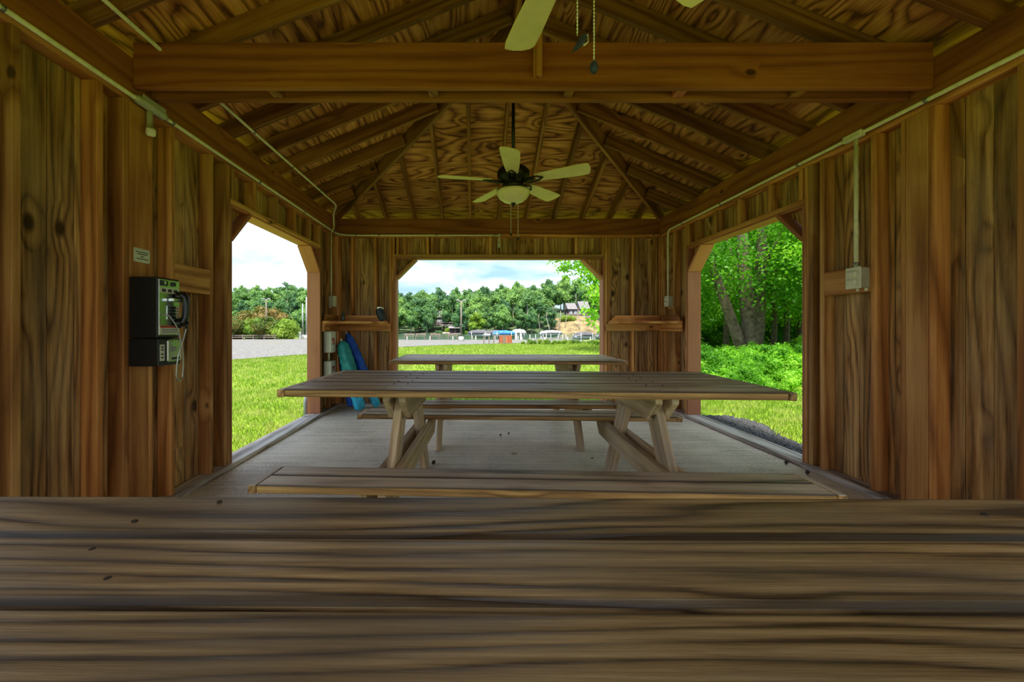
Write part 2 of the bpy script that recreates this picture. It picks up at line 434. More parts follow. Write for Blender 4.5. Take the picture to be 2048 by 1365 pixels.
def link(name, me, parent=None, mat4=None, mat=None):
    if mat is not None and not me.materials:
        me.materials.append(mat)
    o = bpy.data.objects.new(name, me)
    COL.objects.link(o)
    if mat4 is not None:
        o.matrix_basis = mat4
    if parent is not None:
        o.parent = parent
    return o


BOXES = {}


def box_mesh(l, w, t, mat, cham=None):
    key = (round(l, 4), round(w, 4), round(t, 4), mat.name, cham)
    if key in BOXES:
        return BOXES[key]
    bm = bmesh.new()
    bmesh.ops.create_cube(bm, size=1.0)
    bmesh.ops.scale(bm, vec=(l, w, t), verts=bm.verts)
    c = min(0.004, 0.18 * min(l, w, t)) if cham is None else cham
    if c > 0:
        bmesh.ops.bevel(bm, geom=list(bm.edges), offset=c, segments=1, affect='EDGES', profile=0.5)
    me = bpy.data.meshes.new(mat.name + '_piece')
    bm.to_mesh(me); bm.free()
    me.materials.append(mat)
    BOXES[key] = me
    return me


AX = {'x': Matrix.Identity(4), 'y': Matrix.Rotation(R(90), 4, 'Z'), 'z': Matrix.Rotation(R(-90), 4, 'Y')}


def abox(name, x0, x1, y0, y1, z0, z1, mat, parent=None, axis='x', cham=None):
    dx, dy, dz = abs(x1 - x0), abs(y1 - y0), abs(z1 - z0)
    dims = {'x': (dx, dy, dz), 'y': (dy, dx, dz), 'z': (dz, dy, dx)}[axis]
    me = box_mesh(*dims, mat, cham)
    M = Matrix.Translation(((x0 + x1) / 2, (y0 + y1) / 2, (z0 + z1) / 2)) @ AX[axis]
    return link(name, me, parent, M)


def frame(p, ex, ey):
    ex = Vector(ex).normalized()
    ey = Vector(ey); ey = (ey - ex * ey.dot(ex)).normalized()
    ez = ex.cross(ey)
    return Matrix(((ex.x, ey.x, ez.x, p[0]), (ex.y, ey.y, ez.y, p[1]), (ex.z, ey.z, ez.z, p[2]), (0, 0, 0, 1)))


def beam(name, p0, p1, up, width, thick, mat, parent=None, cham=None):
    """board from p0 to p1; width measured along up, thickness across"""
    p0, p1 = Vector(p0), Vector(p1)
    me = box_mesh((p1 - p0).length, width, thick, mat, cham)
    return link(name, me, parent, frame((p0 + p1) / 2, p1 - p0, up))


def prism(name, pts, thick, mat, M, parent=None, cham=0.0):
    """2D polygon (local x,y) extruded by thick along local z"""
    bm = bmesh.new()
    vs = [bm.verts.new((p[0], p[1], 0)) for p in pts]
    f = bm.faces.new(vs)
    r = bmesh.ops.extrude_face_region(bm, geom=[f])
    bmesh.ops.translate(bm, vec=(0, 0, thick), verts=[v for v in r['geom'] if isinstance(v, bmesh.types.BMVert)])
    bmesh.ops.recalc_face_normals(bm, faces=bm.faces)
    if cham:
        bmesh.ops.bevel(bm, geom=list(bm.edges), offset=cham, segments=1, affect='EDGES', profile=0.5)
    me = bpy.data.meshes.new(name + '_shape')
    bm.to_mesh(me); bm.free()
    return link(name, me, parent, M, mat)


def smooth(o):
    for p in o.data.polygons:
        p.use_smooth = True
    return o


def tube_data(pts, radii, n=10, V=None, F=None):
    V = [] if V is None else V
    F = [] if F is None else F
    pts = [Vector(p) for p in pts]
    if isinstance(radii, (int, float)):
        radii = [radii] * len(pts)
    base = len(V)
    prev = None
    for i, p in enumerate(pts):
        d = (pts[min(i + 1, len(pts) - 1)] - pts[max(i - 1, 0)]).normalized()
        if prev is None:
            a = Vector((0, 0, 1)) if abs(d.z) < 0.9 else Vector((1, 0, 0))
            x = a.cross(d).normalized()
        else:
            x = (prev - d * prev.dot(d)).normalized()
        prev = x
        y = d.cross(x)
        for k in range(n):
            an = 2 * math.pi * k / n
            V.append(tuple(p + (x * math.cos(an) + y * math.sin(an)) * radii[i]))
    for i in range(len(pts) - 1):
        for k in range(n):
            a = base + i * n + k; b = base + i * n + (k + 1) % n
            F.append((a, b, b + n, a + n))
    F.append(tuple(base + k for k in reversed(range(n))))
    F.append(tuple(base + (len(pts) - 1) * n + k for k in range(n)))
    return V, F


def pyd(name, V, F, mat, parent=None, M=None, sm=False):
    me = bpy.data.meshes.new(name + '_shape')
    me.from_pydata(V, [], F)
    me.update()
    o = link(name, me, parent, M, mat)
    if sm: smooth(o)
    return o


def tube(name, pts, radii, mat, parent=None, n=10, sm=True):
    V, F = tube_data(pts, radii, n)
    return pyd(name, V, F, mat, parent, None, sm)


def lathe(name, prof, mat, parent=None, n=24, loc=(0, 0, 0), M=None):
    V, F = [], []
    for r, z in prof:
        for k in range(n):
            a = 2 * math.pi * k / n
            V.append((max(r, 0.0004) * math.cos(a), max(r, 0.0004) * math.sin(a), z))
    for i in range(len(prof) - 1):
        for k in range(n):
            a = i * n + k; b = i * n + (k + 1) % n
            F.append((a, b, b + n, a + n))
    F.append(tuple(reversed(range(n)))); F.append(tuple((len(prof) - 1) * n + k for k in range(n)))
    return pyd(name, V, F, mat, parent, M if M is not None else Matrix.Translation(loc), True)


def rounded(points, rad, seg=5):
    """round the corners of a polyline"""
    P = [Vector(p) for p in points]
    out = [P[0]]
    for i in range(1, len(P) - 1):
        a = (P[i - 1] - P[i]); b = (P[i + 1] - P[i])
        r = min(rad, a.length * 0.45, b.length * 0.45)
        s, e = P[i] + a.normalized() * r, P[i] + b.normalized() * r
        for k in range(seg + 1):
            u = k / seg
            out.append(s * (1 - u) ** 2 + P[i] * 2 * u * (1 - u) + e * u ** 2)
    out.append(P[-1])
    return out


def np_mesh(name, V, F):
    me = bpy.data.meshes.new(name)
    V = np.asarray(V, dtype=np.float32); F = np.asarray(F, dtype=np.int32)
    k = F.shape[1]
    me.vertices.add(len(V)); me.vertices.foreach_set('co', V.ravel())
    me.loops.add(F.size); me.loops.foreach_set('vertex_index', F.ravel())
    me.polygons.add(len(F)); me.polygons.foreach_set('loop_start', np.arange(0, F.size, k, dtype=np.int32))
    me.update(calc_edges=True)
    me.validate()
    return me


# ------------------------------------------------------------------ setting: floor
XL, XR, YF, YB = -1.985, 2.69, -0.975, 5.775      # inner stud faces
XC = 0.3375
floor = abox('floor', XL - 0.17, XR + 0.17, YF - 0.17, YB + 0.17, -0.25, 0.0, M_FLOOR, None, 'x', 0.0)
tag(floor, 'bare grey concrete slab floor of the open picnic shelter', 'floor', kind='structure')

# ------------------------------------------------------------------ setting: walls
ZT, ZP = 2.49, 2.71


class Wall:
    def __init__(s, name, kind, inner, label):
        s.root = empty(name, (0, 0, 0), 0, label, 'wall', kind='structure')
        s.kind, s.inner = kind, inner

    def box(s, name, u0, u1, w0, w1, z0, z1, mat, axis):
        i = s.inner
        if s.kind == 'left':
            return abox(name, i - w1, i - w0, u0, u1, z0, z1, mat, s.root, {'u': 'y', 'z': 'z', 'w': 'x'}[axis])
        if s.kind == 'right':
            return abox(name, i + w0, i + w1, u0, u1, z0, z1, mat, s.root, {'u': 'y', 'z': 'z', 'w': 'x'}[axis])
        if s.kind == 'rear':
            return abox(name, u0, u1, i + w0, i + w1, z0, z1, mat, s.root, {'u': 'x', 'z': 'z', 'w': 'y'}[axis])
        return abox(name, u0, u1, i - w1, i - w0, z0, z1, mat, s.root, {'u': 'x', 'z': 'z', 'w': 'y'}[axis])

    def pt(s, u, w, z):
        i = s.inner
        return {'left': (i - w, u, z), 'right': (i + w, u, z), 'rear': (u, i + w, z), 'front': (u, i - w, z)}[s.kind]

    def poly(s, name, uz, w0, w1, mat):
        o = Vector(s.pt(0, 0, 0)); eu = Vector(s.pt(1, 0, 0)) - o; ew = Vector(s.pt(0, 1, 0)) - o
        ez = Vector((0, 0, 1))
        # local x = z axis (grain up), local y chosen so that local z = outward
        ex = ez; ey = ew.cross(ex)
        sgn = 1 if ey.dot(eu) > 0 else -1
        M = frame(o + ew * w0, ex, ey)
        return prism(name, [(z, sgn * u) for u, z in uz], w1 - w0, mat, M, s.root)

    def bar(s, name, a, b, w0, w1, th, mat):
        p0, p1 = Vector(s.pt(a[0], (w0 + w1) / 2, a[1])), Vector(s.pt(b[0], (w0 + w1) / 2, b[1]))
        up = Vector(s.pt(0, 1, 0)) - Vector(s.pt(0, 0, 0))
        return beam(name, p0, p1, up, abs(w1 - w0), th, mat, s.root)


def build_wall(W, u0, u1, studs, openings, plate_w, cripples, side_w=0.128, cham=0.28, sill_in=0.02):
    zt = openings[0][2]
    for s0, s1 in studs:
        W.box('stud', s0, s1, 0.0, 0.089, 0.042, ZT - 0.04, M_STUD, 'z')
    for c in cripples:
        W.box('cripple_stud', c, c + 0.038, 0.0, 0.089, zt + 0.06, ZT - 0.04, M_STUD, 'z')
    W.box('top_plate', u0, u1, 0.004, 0.093, ZT - 0.04, ZT, M_STUD, 'u')
    W.box('plate_beam', u0, u1, plate_w, plate_w + 0.10, ZT, ZP, M_BEAM, 'u')
    ranges = []
    q = u0
    for a, b, _ in openings:
        ranges.append((q, a, -0.04)); ranges.append((a, b, zt + 0.02)); q = b
    ranges.append((q, u1, -0.04))
    k = cham
    for a, b, _ in openings:
        W.box('threshold_board', a, b, -sill_in, 0.165, 0.002, 0.038, M_SILL, 'u')
        W.box('header', a, b, 0.0, 0.089, zt + 0.02, zt + 0.06, M_STUD, 'u')
        W.box('header_trim', a, b, 0.02, 0.165, zt, zt + 0.02, M_JAMB, 'u')
        W.box('jamb_board', a - 0.001, a + 0.022, 0.0, 0.168, 0.038, zt, M_JAMB, 'z')
        W.box('jamb_board', b - 0.022, b + 0.001, 0.0, 0.168, 0.038, zt, M_JAMB, 'z')
        W.bar('corner_brace', (a + 0.02, zt - k), (a + k + 0.02, zt), 0.0, 0.165, 0.034, M_JAMB)
        W.bar('corner_brace', (b - 0.02, zt - k), (b - k - 0.02, zt), 0.0, 0.165, 0.034, M_JAMB)
        W.poly('corner_panel', [(a, zt - k + 0.02), (a + k, zt + 0.01), (a, zt + 0.01)], 0.09, 0.106, M_SIDE)
        W.poly('corner_panel', [(b, zt - k + 0.02), (b, zt + 0.01), (b - k, zt + 0.01)], 0.09, 0.106, M_SIDE)
    for r0, r1, z0 in ranges:
        if z0 < 0:
            W.box('bottom_plate', r0, r1, -0.03, 0.089, 0.0, 0.042, M_SILL, 'u')
        n = max(1, round((r1 - r0) / side_w)); wd = (r1 - r0) / n
        for i in range(n):
            j = random.uniform(0, 0.004)
            W.box('siding_board', r0 + i * wd + 0.0015, r0 + (i + 1) * wd - 0.0015, 0.0895 + j, 0.1055 + j, z0, ZP + 0.02, M_SIDE, 'z')
        W.box('siding_backing', r0, r1, 0.1105, 0.122, z0, ZP + 0.02, M_SIDE, 'z')


S = 0.038
wl = Wall('wall_left', 'left', XL, 'dark stained board wall with open studs and the payphone mounted on it')
build_wall(wl, YF, YB, [(q, q + S) for q in (-0.975, -0.65, -0.39, 1.551, 1.713, 2.10)] +
           [(2.257, 2.298), (2.30, 2.432), (2.434, 2.464)] + [(q, q + S) for q in (2.607, 3.0, 3.172, 3.212, 5.146, 5.48, 5.737)],
           [(-0.35, 1.55, 2.14), (3.25, 5.146, 2.14)], 0.0, [-0.33, 0.06, 0.46, 0.86, 1.26, 1.51, 3.27, 3.60, 4.0, 4.40, 4.80, 5.10])
wl.box('blocking', 2.645, 3.0, 0.0, 0.038, 1.39, 1.573, M_STUD, 'u')

wr = Wall('wall_right', 'right', XR, 'brown board wall with open studs and the grey outlet box on it')
build_wall(wr, YF, YB, [(q, q + S) for q in (-0.975, -0.65, -0.33, 1.521, 1.57, 1.95)] +
           [(2.335, 2.373), (2.375, 2.502), (2.504, 2.53)] + [(q, q + S) for q in (2.683, 3.086, 3.19, 3.232, 5.08, 5.40, 5.737)],
           [(-0.29, 1.52, 2.14), (3.27, 5.08, 2.14)], -0.03, [-0.27, 0.1, 0.5, 0.9, 1.3, 1.48, 3.29, 3.64, 4.06, 4.46, 4.86, 5.04])
wr.box('blocking', 2.721, 3.086, 0.0, 0.038, 1.387, 1.566, M_STUD, 'u')

wb = Wall('wall_rear', 'rear', YB, 'board wall with the wide opening facing the lake')
build_wall(wb, XL - 0.10, XR + 0.10, [(q, q + S) for q in (-1.985, -1.80, -1.46, -1.24, -1.20, 1.872, 1.915, 2.26, 2.60, 2.652)],
           [(-1.16, 1.87, 2.14)], -0.02, [-1.14, -1.03, -0.70, -0.64, -0.20, 0.20, 0.61, 1.0, 1.44, 1.83], cham=0.28)

wf = Wall('wall_front', 'front', YF, 'board wall with an opening behind the nearest table')
build_wall(wf, XL - 0.10, XR + 0.10, [(q, q + S) for q in (-1.985, -1.83, 2.50, 2.652)],
           [(-1.79, 2.48, 2.14)], -0.02, [-1.6, -1.14, -0.75, -0.35, 0.06, 0.46, 0.86, 1.26, 1.66, 2.06, 2.44])  # unseen opening, made wider than the rear one to let more light in

# ------------------------------------------------------------------ setting: roof framing
ceiling = empty('ceiling', (0, 0, 0), 0, 'open rafter and plywood hip roof ceiling above the tables', 'ceiling', kind='structure')
PX0, PX1, PY0, PY1 = -1.985, 2.66, -0.955, 5.755
HALF = (PX1 - PX0) / 2
XC = (PX0 + PX1) / 2
SL = 0.41
NRM = 1.0 / math.sqrt(1 + SL * SL)
RD = 0.14


def zb(d):
    return ZP + SL * d


OV = 0.46


def rafter(name, base, inward, run, mat=M_RAFT):
    """base: xy point on the plate inner line, inward: unit xy direction, run: plan length"""
    b = Vector((base[0], base[1], 0)); v = Vector((inward[0], inward[1], 0))
    up = (Vector((0, 0, 1)) - v * SL).normalized()
    p0 = b + v * (-OV); p0.z = zb(-OV)
    p1 = b + v * run; p1.z = zb(run)
    return beam(name, p0 + up * RD / 2, p1 + up * RD / 2, up, RD, S, mat, ceiling)


ys = [PY1 - 0.02 - 0.406 * i for i in range(0, 17)]
for y in ys:
    run = min(HALF - 0.02, PY1 - y - 0.03, y - PY0 - 0.03)
    if run < 0.15:
        continue
    rafter('rafter', (PX0, y), (1, 0), run)
    rafter('rafter', (PX1, y), (-1, 0), run)
for i in range(-5, 6):
    x = XC + 0.406 * i
    run = HALF - abs(x - XC) - 0.03
    if run < 0.12:
        continue
    rafter('rafter', (x, PY1), (0, -1), run)
    rafter('rafter', (x, PY0), (0, 1), run)
for cx, sx in ((PX0, 1), (PX1, -1)):
    for cy, sy in ((PY0, 1), (PY1, -1)):
        a = Vector((cx - sx * OV, cy - sy * OV, zb(-OV) + 0.055)); b = Vector((cx + sx * HALF, cy + sy * HALF, zb(HALF) + 0.055))
        beam('hip_rafter', a, b, (0, 0, 1), 0.185, S, M_RAFT, ceiling)
abox('ridge_board', XC - S / 2, XC + S / 2, PY0 + HALF - 0.05, PY1 - HALF + 0.05, zb(HALF) - 0.05, zb(HALF) + 0.14, M_RAFT, ceiling, 'y')

# plywood decking, panel by panel
VO = RD / NRM + 0.004


def slope_panels(e0, e1, inward, trap):
    """e0,e1: ends of the eave line (xy); inward unit; trap: plan length of the ridge edge"""
    e0, e1, v = Vector(e0), Vector(e1), Vector(inward)
    eave = (e1 - e0); Le = eave.length; eu = eave.normalized()
    o3 = Vector((e0.x, e0.y, zb(-OV) + VO))
    ex = Vector((eu.x, eu.y, 0)); ey = Vector((v.x, v.y, SL)).normalized()
    D = HALF + OV
    strips = [0, 1.0, 1.0 + 1.02, D] if D > 2.4 else [0, 1.1, D]
    M = frame(o3, ex, ey)
    flip = M.to_3x3().col[2].z < 0
    for i in range(len(strips) - 1):
        d0, d1 = strips[i], strips[i + 1]
        cuts = [0.0]
        c = 2.44 if i % 2 == 0 else 1.22
        while c < Le:
            cuts.append(c); c += 2.44
        cuts.append(Le)
        for j in range(len(cuts) - 1):
            x0, x1 = cuts[j], cuts[j + 1]
            poly = []
            # clip the rectangle by the hip lines x>=d and x<=Le-d
            for (x, d) in ((x0, d0), (x1, d0), (x1, d1), (x0, d1)):
                poly.append((x, d))

            def clip(poly, f):
                out = []
                for q in range(len(poly)):
                    p, n = poly[q], poly[(q + 1) % len(poly)]
                    fp, fn = f(p), f(n)
                    if fp >= 0: out.append(p)
                    if (fp >= 0) != (fn >= 0):
                        u = fp / (fp - fn); out.append((p[0] + (n[0] - p[0]) * u, p[1] + (n[1] - p[1]) * u))
                return out
            poly = clip(poly, lambda p: p[0] - p[1])
            if len(poly) >= 3: poly = clip(poly, lambda p: Le - p[1] - p[0])
            if len(poly) < 3: continue
            area = abs(sum(poly[q][0] * poly[(q + 1) % len(poly)][1] - poly[(q + 1) % len(poly)][0] * poly[q][1] for q in range(len(poly)))) / 2
            if area < 0.002: continue
            loc = [(p[0], p[1] / NRM) for p in poly]
            cxm = sum(p[0] for p in loc) / len(loc); cym = sum(p[1] for p in loc) / len(loc)
            Mc = M @ Matrix.Translation((cxm, cym, 0.0))
            prism('plywood_panel', [(p[0] - cxm, p[1] - cym) for p in loc], -0.012 if flip else 0.012, M_PLY, Mc, ceiling)


EX0, EX1, EY0, EY1 = PX0 - OV, PX1 + OV, PY0 - OV, PY1 + OV
slope_panels((EX0, EY0), (EX0, EY1), (1, 0), 0)
slope_panels((EX1, EY0), (EX1, EY1), (-1, 0), 0)
slope_panels((EX0, EY1), (EX1, EY1), (0, -1), 0)
slope_panels((EX0, EY0), (EX1, EY0), (0, 1), 0)

# shingled covering above the decking
zt0, zt1 = zb(-OV) + VO + 0.02, zb(HALF) + VO + 0.02
A = [(EX0, EY0, zt0), (EX1, EY0, zt0), (EX1, EY1, zt0), (EX0, EY1, zt0), (XC, EY0 + HALF + OV, zt1), (XC, EY1 - HALF - OV, zt1)]
B = [(x, y, z + 0.03) for x, y, z in A]
F0 = [(0, 1, 4), (1, 2, 5, 4), (2, 3, 5), (3, 0, 4, 5)]
V = A + B
F = [tuple(reversed(f)) for f in F0] + [tuple(i + 6 for i in f) for f in F0] + [(i, (i + 1) % 4, (i + 1) % 4 + 6, i + 6) for i in range(4)]
roof = pyd('roof', V, F, M_SHINGLE)
tag(roof, 'dark shingled hip roof covering of the shelter', 'roof', kind='structure')

# tie beams, spacers and king post
TY0 = 2.318
abox('tie_beam', PX0, PX1, TY0, TY0 + S, 2.535, 2.80, M_BEAM, ceiling, 'x')
abox('tie_beam', PX0, PX1, TY0 + 0.125, TY0 + 0.163, 2.535, 2.80, M_BEAM, ceiling, 'x')
for i, x in enumerate((-1.2, -0.25, 0.56, 1.23, 1.94)):
    abox('spacer_block', x - 0.03, x + 0.03, TY0 + S, TY0 + 0.125, 2.545, 2.70, M_REDBIN if i == 3 else M_RAFT, ceiling, 'z')
abox('king_post', 0.335, 0.385, TY0 - S, TY0, 2.585, zb(HALF) - 0.02, M_STUD, ceiling, 'z')

# ------------------------------------------------------------------ picnic tables


_V, _F = tube_data([(0, 0, -0.006), (0, 0, 0.0)], [0.0045, 0.0045], 8)
NAIL = bpy.data.meshes.new('nail_shape'); NAIL.from_pydata(_V, [], _F); NAIL.materials.append(M_BROWNSEED)


def make_table(loc, rz, L, Wd, nb, H, bench_L, legx, label, m_top, m_leg, m_seat, group='picnic tables'):
    root = empty('picnic_table', loc, rz, label, 'table', group)
    gap = 0.010
    bw = (Wd - gap * (nb - 1)) / nb
    cap = 0.038
    for i in range(nb):
        y0 = -Wd / 2 + i * (bw + gap)
        abox('tabletop_board', -L / 2 + cap + 0.002, L / 2 - cap - 0.002, y0, y0 + bw, H - 0.040, H + random.uniform(-.003, .002), m_top, root, 'x', 0.007)
    for s in (-1, 1):
        abox('end_board', s * (L / 2 - cap), s * L / 2, -Wd / 2, Wd / 2, H - 0.042, H - 0.001, m_top, root, 'y', 0.004)
    for i in range(nb):
        yb0 = -Wd / 2 + i * (bw + gap) + bw / 2
        for cxn in (-legx - 0.043, -legx + 0.043, legx - 0.043, legx + 0.043):
            yn = yb0 + random.uniform(-0.045, 0.045)
            link('nail_head', NAIL, root, Matrix.Translation((cxn + random.uniform(-0.008, 0.008), yn, H + 0.0022)))
    zs = 0.45
    for s in (-1, 1):
        for k in range(2):
            a = 0.595 + k * 0.124
            y0, y1 = sorted((s * a, s * (a + 0.118)))
            abox('seat_board', -bench_L / 2 + cap + 0.002, bench_L / 2 - cap - 0.002, y0, y1, zs - 0.038, zs, m_seat, root, 'x', 0.005)
        for e in (-1, 1):
            y0, y1 = sorted((s * 0.595, s * 0.837))
            abox('seat_end_board', e * (bench_L / 2 - cap), e * bench_L / 2, y0, y1, zs - 0.040, zs - 0.001, m_seat, root, 'y', 0.004)
    lw, lt = 0.14, 0.044
    ht = H - 0.042
    for s in (-1, 1):
        x = s * legx
        # legs: parallelograms in the y-z plane
        for f in (-1, 1):
            yt, yb_ = f * 0.17, f * 0.64
            hw = lw / 2 * math.sqrt(1 + ((yb_ - yt) / ht) ** 2)
            pts = [(0.0, yb_ - hw), (0.0, yb_ + hw), (ht, yt + hw), (ht, yt - hw)]
            # local x = up, local y = world y, local z = world x (mirrored)
            M = Matrix(((0, 0, 1, x - lt / 2 + (0.0 if f > 0 else 0.0)), (0, 1, 0, 0), (1, 0, 0, 0), (0, 0, 0, 1)))
            cen = [(p[0], p[1]) for p in pts]
            d = Vector((ht, yt - yb_)).normalized(); nrm_ = Vector((-d.y, d.x))
            mid = Vector((ht / 2, (yt + yb_) / 2))
            loc2 = [((Vector(p) - mid).dot(d), (Vector(p) - mid).dot(nrm_)) for p in cen]
            ex = Vector((0, d.y, d.x)); ey = Vector((0, nrm_.y, nrm_.x))
            Mf = frame(Vector((x, mid.y, mid.x)), ex, ey)
            zc = Mf.to_3x3().col[2]
            Mf = Matrix.Translation(-zc * lt / 2) @ Mf
            prism('leg', loc2, lt, m_leg, Mf, root, 0.003)
        for e in (-1, 1):
            xc = x + e * (lt / 2 + 0.021)
            # cleat with angled ends
            pts = [(-0.40, ht), (0.40, ht), (0.40, ht - 0.035), (0.27, ht - 0.15), (-0.27, ht - 0.15), (-0.40, ht - 0.035)]
            Mf = frame(Vector((xc + 0.019, 0, 0)), (0, 1, 0), (0, 0, 1))
            sg = Mf.to_3x3().col[2].x
            prism('cleat', pts, -0.038 * sg, m_leg, Mf, root, 0.003)
            zt_ = zs - 0.040
            pts = [(-0.80, zt_), (0.80, zt_), (0.80, zt_ - 0.05), (0.72, zt_ - 0.13), (-0.72, zt_ - 0.13), (-0.80, zt_ - 0.05)]
            prism('seat_support', pts, -0.038 * sg, m_leg, Mf, root, 0.003)
    return root


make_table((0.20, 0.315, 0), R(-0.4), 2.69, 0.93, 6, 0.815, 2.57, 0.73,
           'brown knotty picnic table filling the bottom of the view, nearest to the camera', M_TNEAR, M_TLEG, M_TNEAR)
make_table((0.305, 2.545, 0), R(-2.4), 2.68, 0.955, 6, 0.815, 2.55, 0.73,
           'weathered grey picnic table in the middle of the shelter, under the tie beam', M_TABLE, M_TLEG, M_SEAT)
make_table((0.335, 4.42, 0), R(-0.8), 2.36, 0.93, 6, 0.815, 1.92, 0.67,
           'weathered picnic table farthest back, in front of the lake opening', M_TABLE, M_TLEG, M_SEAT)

# ------------------------------------------------------------------ ceiling fans


def make_fan(loc, a0, label, chains, fobs):
    """loc is the blade plane centre"""
    root = empty('ceiling_fan', loc, 0, label, 'fan', 'ceiling fans')
    top = zb(HALF) - loc[2] - 0.03
    tube('downrod', [(0, 0, 0.12), (0, 0, top - 0.06)], 0.015, M_BRONZE, root, 12)
    lathe('canopy', [(0.02, -0.07), (0.05, -0.055), (0.068, -0.01), (0.068, 0.0)], M_BRONZE, root, 20, (0, 0, top))
    lathe('motor_housing', [(0.05, -0.075), (0.085, -0.07), (0.10, -0.045), (0.088, -0.02), (0.095, 0.0), (0.13, 0.02), (0.142, 0.05), (0.142, 0.085), (0.12, 0.11), (0.05, 0.135), (0.02, 0.14)], M_BRONZE, root, 28)
    lathe('light_bowl', [(0.015, -0.19), (0.05, -0.186), (0.09, -0.170), (0.125, -0.142), (0.145, -0.108), (0.148, -0.09), (0.14, -0.083), (0.05, -0.08)], M_GLASS, root, 32)
    lathe('finial', [(0.002, -0.222), (0.010, -0.214), (0.012, -0.2), (0.024, -0.193), (0.022, -0.186)], M_BRONZE, root, 14)
    # blade outline
    out = [(0.20, -0.050), (0.30, -0.062), (0.55, -0.076), (0.635, -0.076), (0.655, -0.060), (0.662, -0.020), (0.655, 0.030), (0.64, 0.070), (0.60, 0.078), (0.50, 0.075), (0.30, 0.060), (0.20, 0.048)]
    for k in range(5):
        an = a0 + k * 2 * math.pi / 5
        M = Matrix.Rotation(an, 4, 'Z') @ Matrix.Rotation(R(-13), 4, 'X')
        bl = prism('blade', out, 0.008, M_BLADE, M, root, 0.002)
        # scrolled blade iron under the blade root
        pts = [(0.085, 0.0, -0.012), (0.12, 0.03, -0.014), (0.17, 0.036, -0.010), (0.22, 0.030, -0.006), (0.265, 0.0, -0.005), (0.22, -0.030, -0.006), (0.17, -0.036, -0.010), (0.12, -0.03, -0.014), (0.085, 0.0, -0.012)]
        V, F = tube_data(pts, 0.008, 6)
        V, F = tube_data([(0.07, 0, -0.012), (0.19, 0, -0.006)], 0.011, 6, V, F)
        pyd('blade_iron', V, F, M_BRONZE, bl, None, True)
    for i, ((cx, cy, zb_), fob) in enumerate(zip(chains, fobs)):
        V, F = [], []
        z = -0.18 if i == 0 else -0.10
        tube_data([(cx, cy, z), (cx, cy, zb_)], 0.0016, 6, V, F)
        q = z
        while q > zb_:
            tube_data([(cx, cy, q + 0.0035), (cx, cy, q + 0.0015), (cx, cy, q - 0.0015), (cx, cy, q - 0.0035)], [0.001, 0.0032, 0.0032, 0.001], 6, V, F)
            q -= 0.011
        ch = pyd('pull_chain', V, F, M_CHAIN, root, None, True)
        if fob == 'lantern':
            Mx = Matrix.Translation((cx + 0.006, cy, zb_ - 0.028)) @ Matrix.Rotation(R(24), 4, 'Y')
            prism('chain_fob', [(-0.012, -0.034), (0.004, -0.012), (0.013, 0.014), (0.006, 0.032), (-0.006, 0.020)], 0.016, M_POUCH, Mx @ Matrix.Rotation(R(90), 4, 'X'), ch, 0.002)
            V, F = tube_data([(0.013, 0, 0.004), (0.004, 0, 0.022), (0.010, 0, 0.040), (0.020, 0, 0.020), (0.013, 0, 0.004)], 0.0025, 6)
            pyd('fob_loop', V, F, M_CHAIN, ch, Mx, True)
        elif fob == 'drop':
            lathe('chain_fob', [(0.001, -0.040), (0.009, -0.034), (0.013, -0.022), (0.010, -0.008), (0.004, 0.0)], M_POUCH, ch, 12, (cx, cy, zb_))
        else:
            lathe('chain_fob', [(0.001, -0.022), (0.010, -0.018), (0.012, -0.008), (0.004, 0.0)], M_BRONZE, ch, 10, (cx, cy, zb_))
    return root


make_fan((0.335, 3.50, 2.42), R(262), 'five-blade ceiling fan with glass bowl hanging over the back table',
         [(-0.02, 0.0, -0.452), (0.042, 0.0, -0.488)], ['bead', 'bead'])
make_fan((0.335, 1.20, 2.42), R(102), 'ceiling fan cut off by the top edge, two long pull chains',
         [(-0.028, 0.0, -0.40), (0.022, 0.0, -0.475)], ['lantern', 'drop'])

# ------------------------------------------------------------------ conduits and boxes


def strap(parent, p, ax, r=0.017):
    ax = Vector(ax).normalized()
    p = Vector(p)
    V, F = tube_data([p - ax * 0.009, p + ax * 0.009], r, 10)
    return pyd('strap', V, F, M_STRAP, parent, None, True)


CR = 0.0125
CZ = 2.476
cl_root = empty('conduit', (0, 0, 0), 0, 'long grey-green conduit along the left top beam and across the rear beam', 'conduit')
xl = XL + 0.016
tube('pipe', rounded([(xl, -0.9, CZ), (xl, 5.60, CZ), (xl + 0.03, 5.73, CZ), (xl + 0.17, 5.735, CZ - 0.012), (0.345, 5.735, CZ - 0.012)], 0.09, 7), CR, M_CONDUIT, cl_root, 12)
for y in (0.6, 1.66, 2.60, 3.65, 4.6):
    strap(cl_root, (xl, y, CZ), (0, 1, 0))
for x in (-1.7, -1.37, -0.55, 0.28):
    strap(cl_root, (x, 5.735, CZ - 0.012), (1, 0, 0), 0.016)
abox('coupling', xl - 0.018, xl + 0.018, 5.50, 5.57, CZ - 0.018, CZ + 0.018, M_STRAP, cl_root, 'y', 0.006)

tube_up = empty('conduit', (0, 0, 0), 0, 'thinner conduit strapped under the left rafters, bending down at the back corner', 'conduit')
tube('pipe', rounded([(-1.825, -0.8, 2.757), (-1.825, 5.28, 2.757), (-1.95, 5.50, 2.70), (-1.945, 5.52, 2.52), (-1.945, 5.44, 2.445)], 0.10, 7), 0.0115, M_CONDUIT, tube_up, 12)
for y in (1.9, 3.30, 4.0, 4.7):
    strap(tube_up, (-1.825, y, 2.757), (0, 1, 0), 0.015)

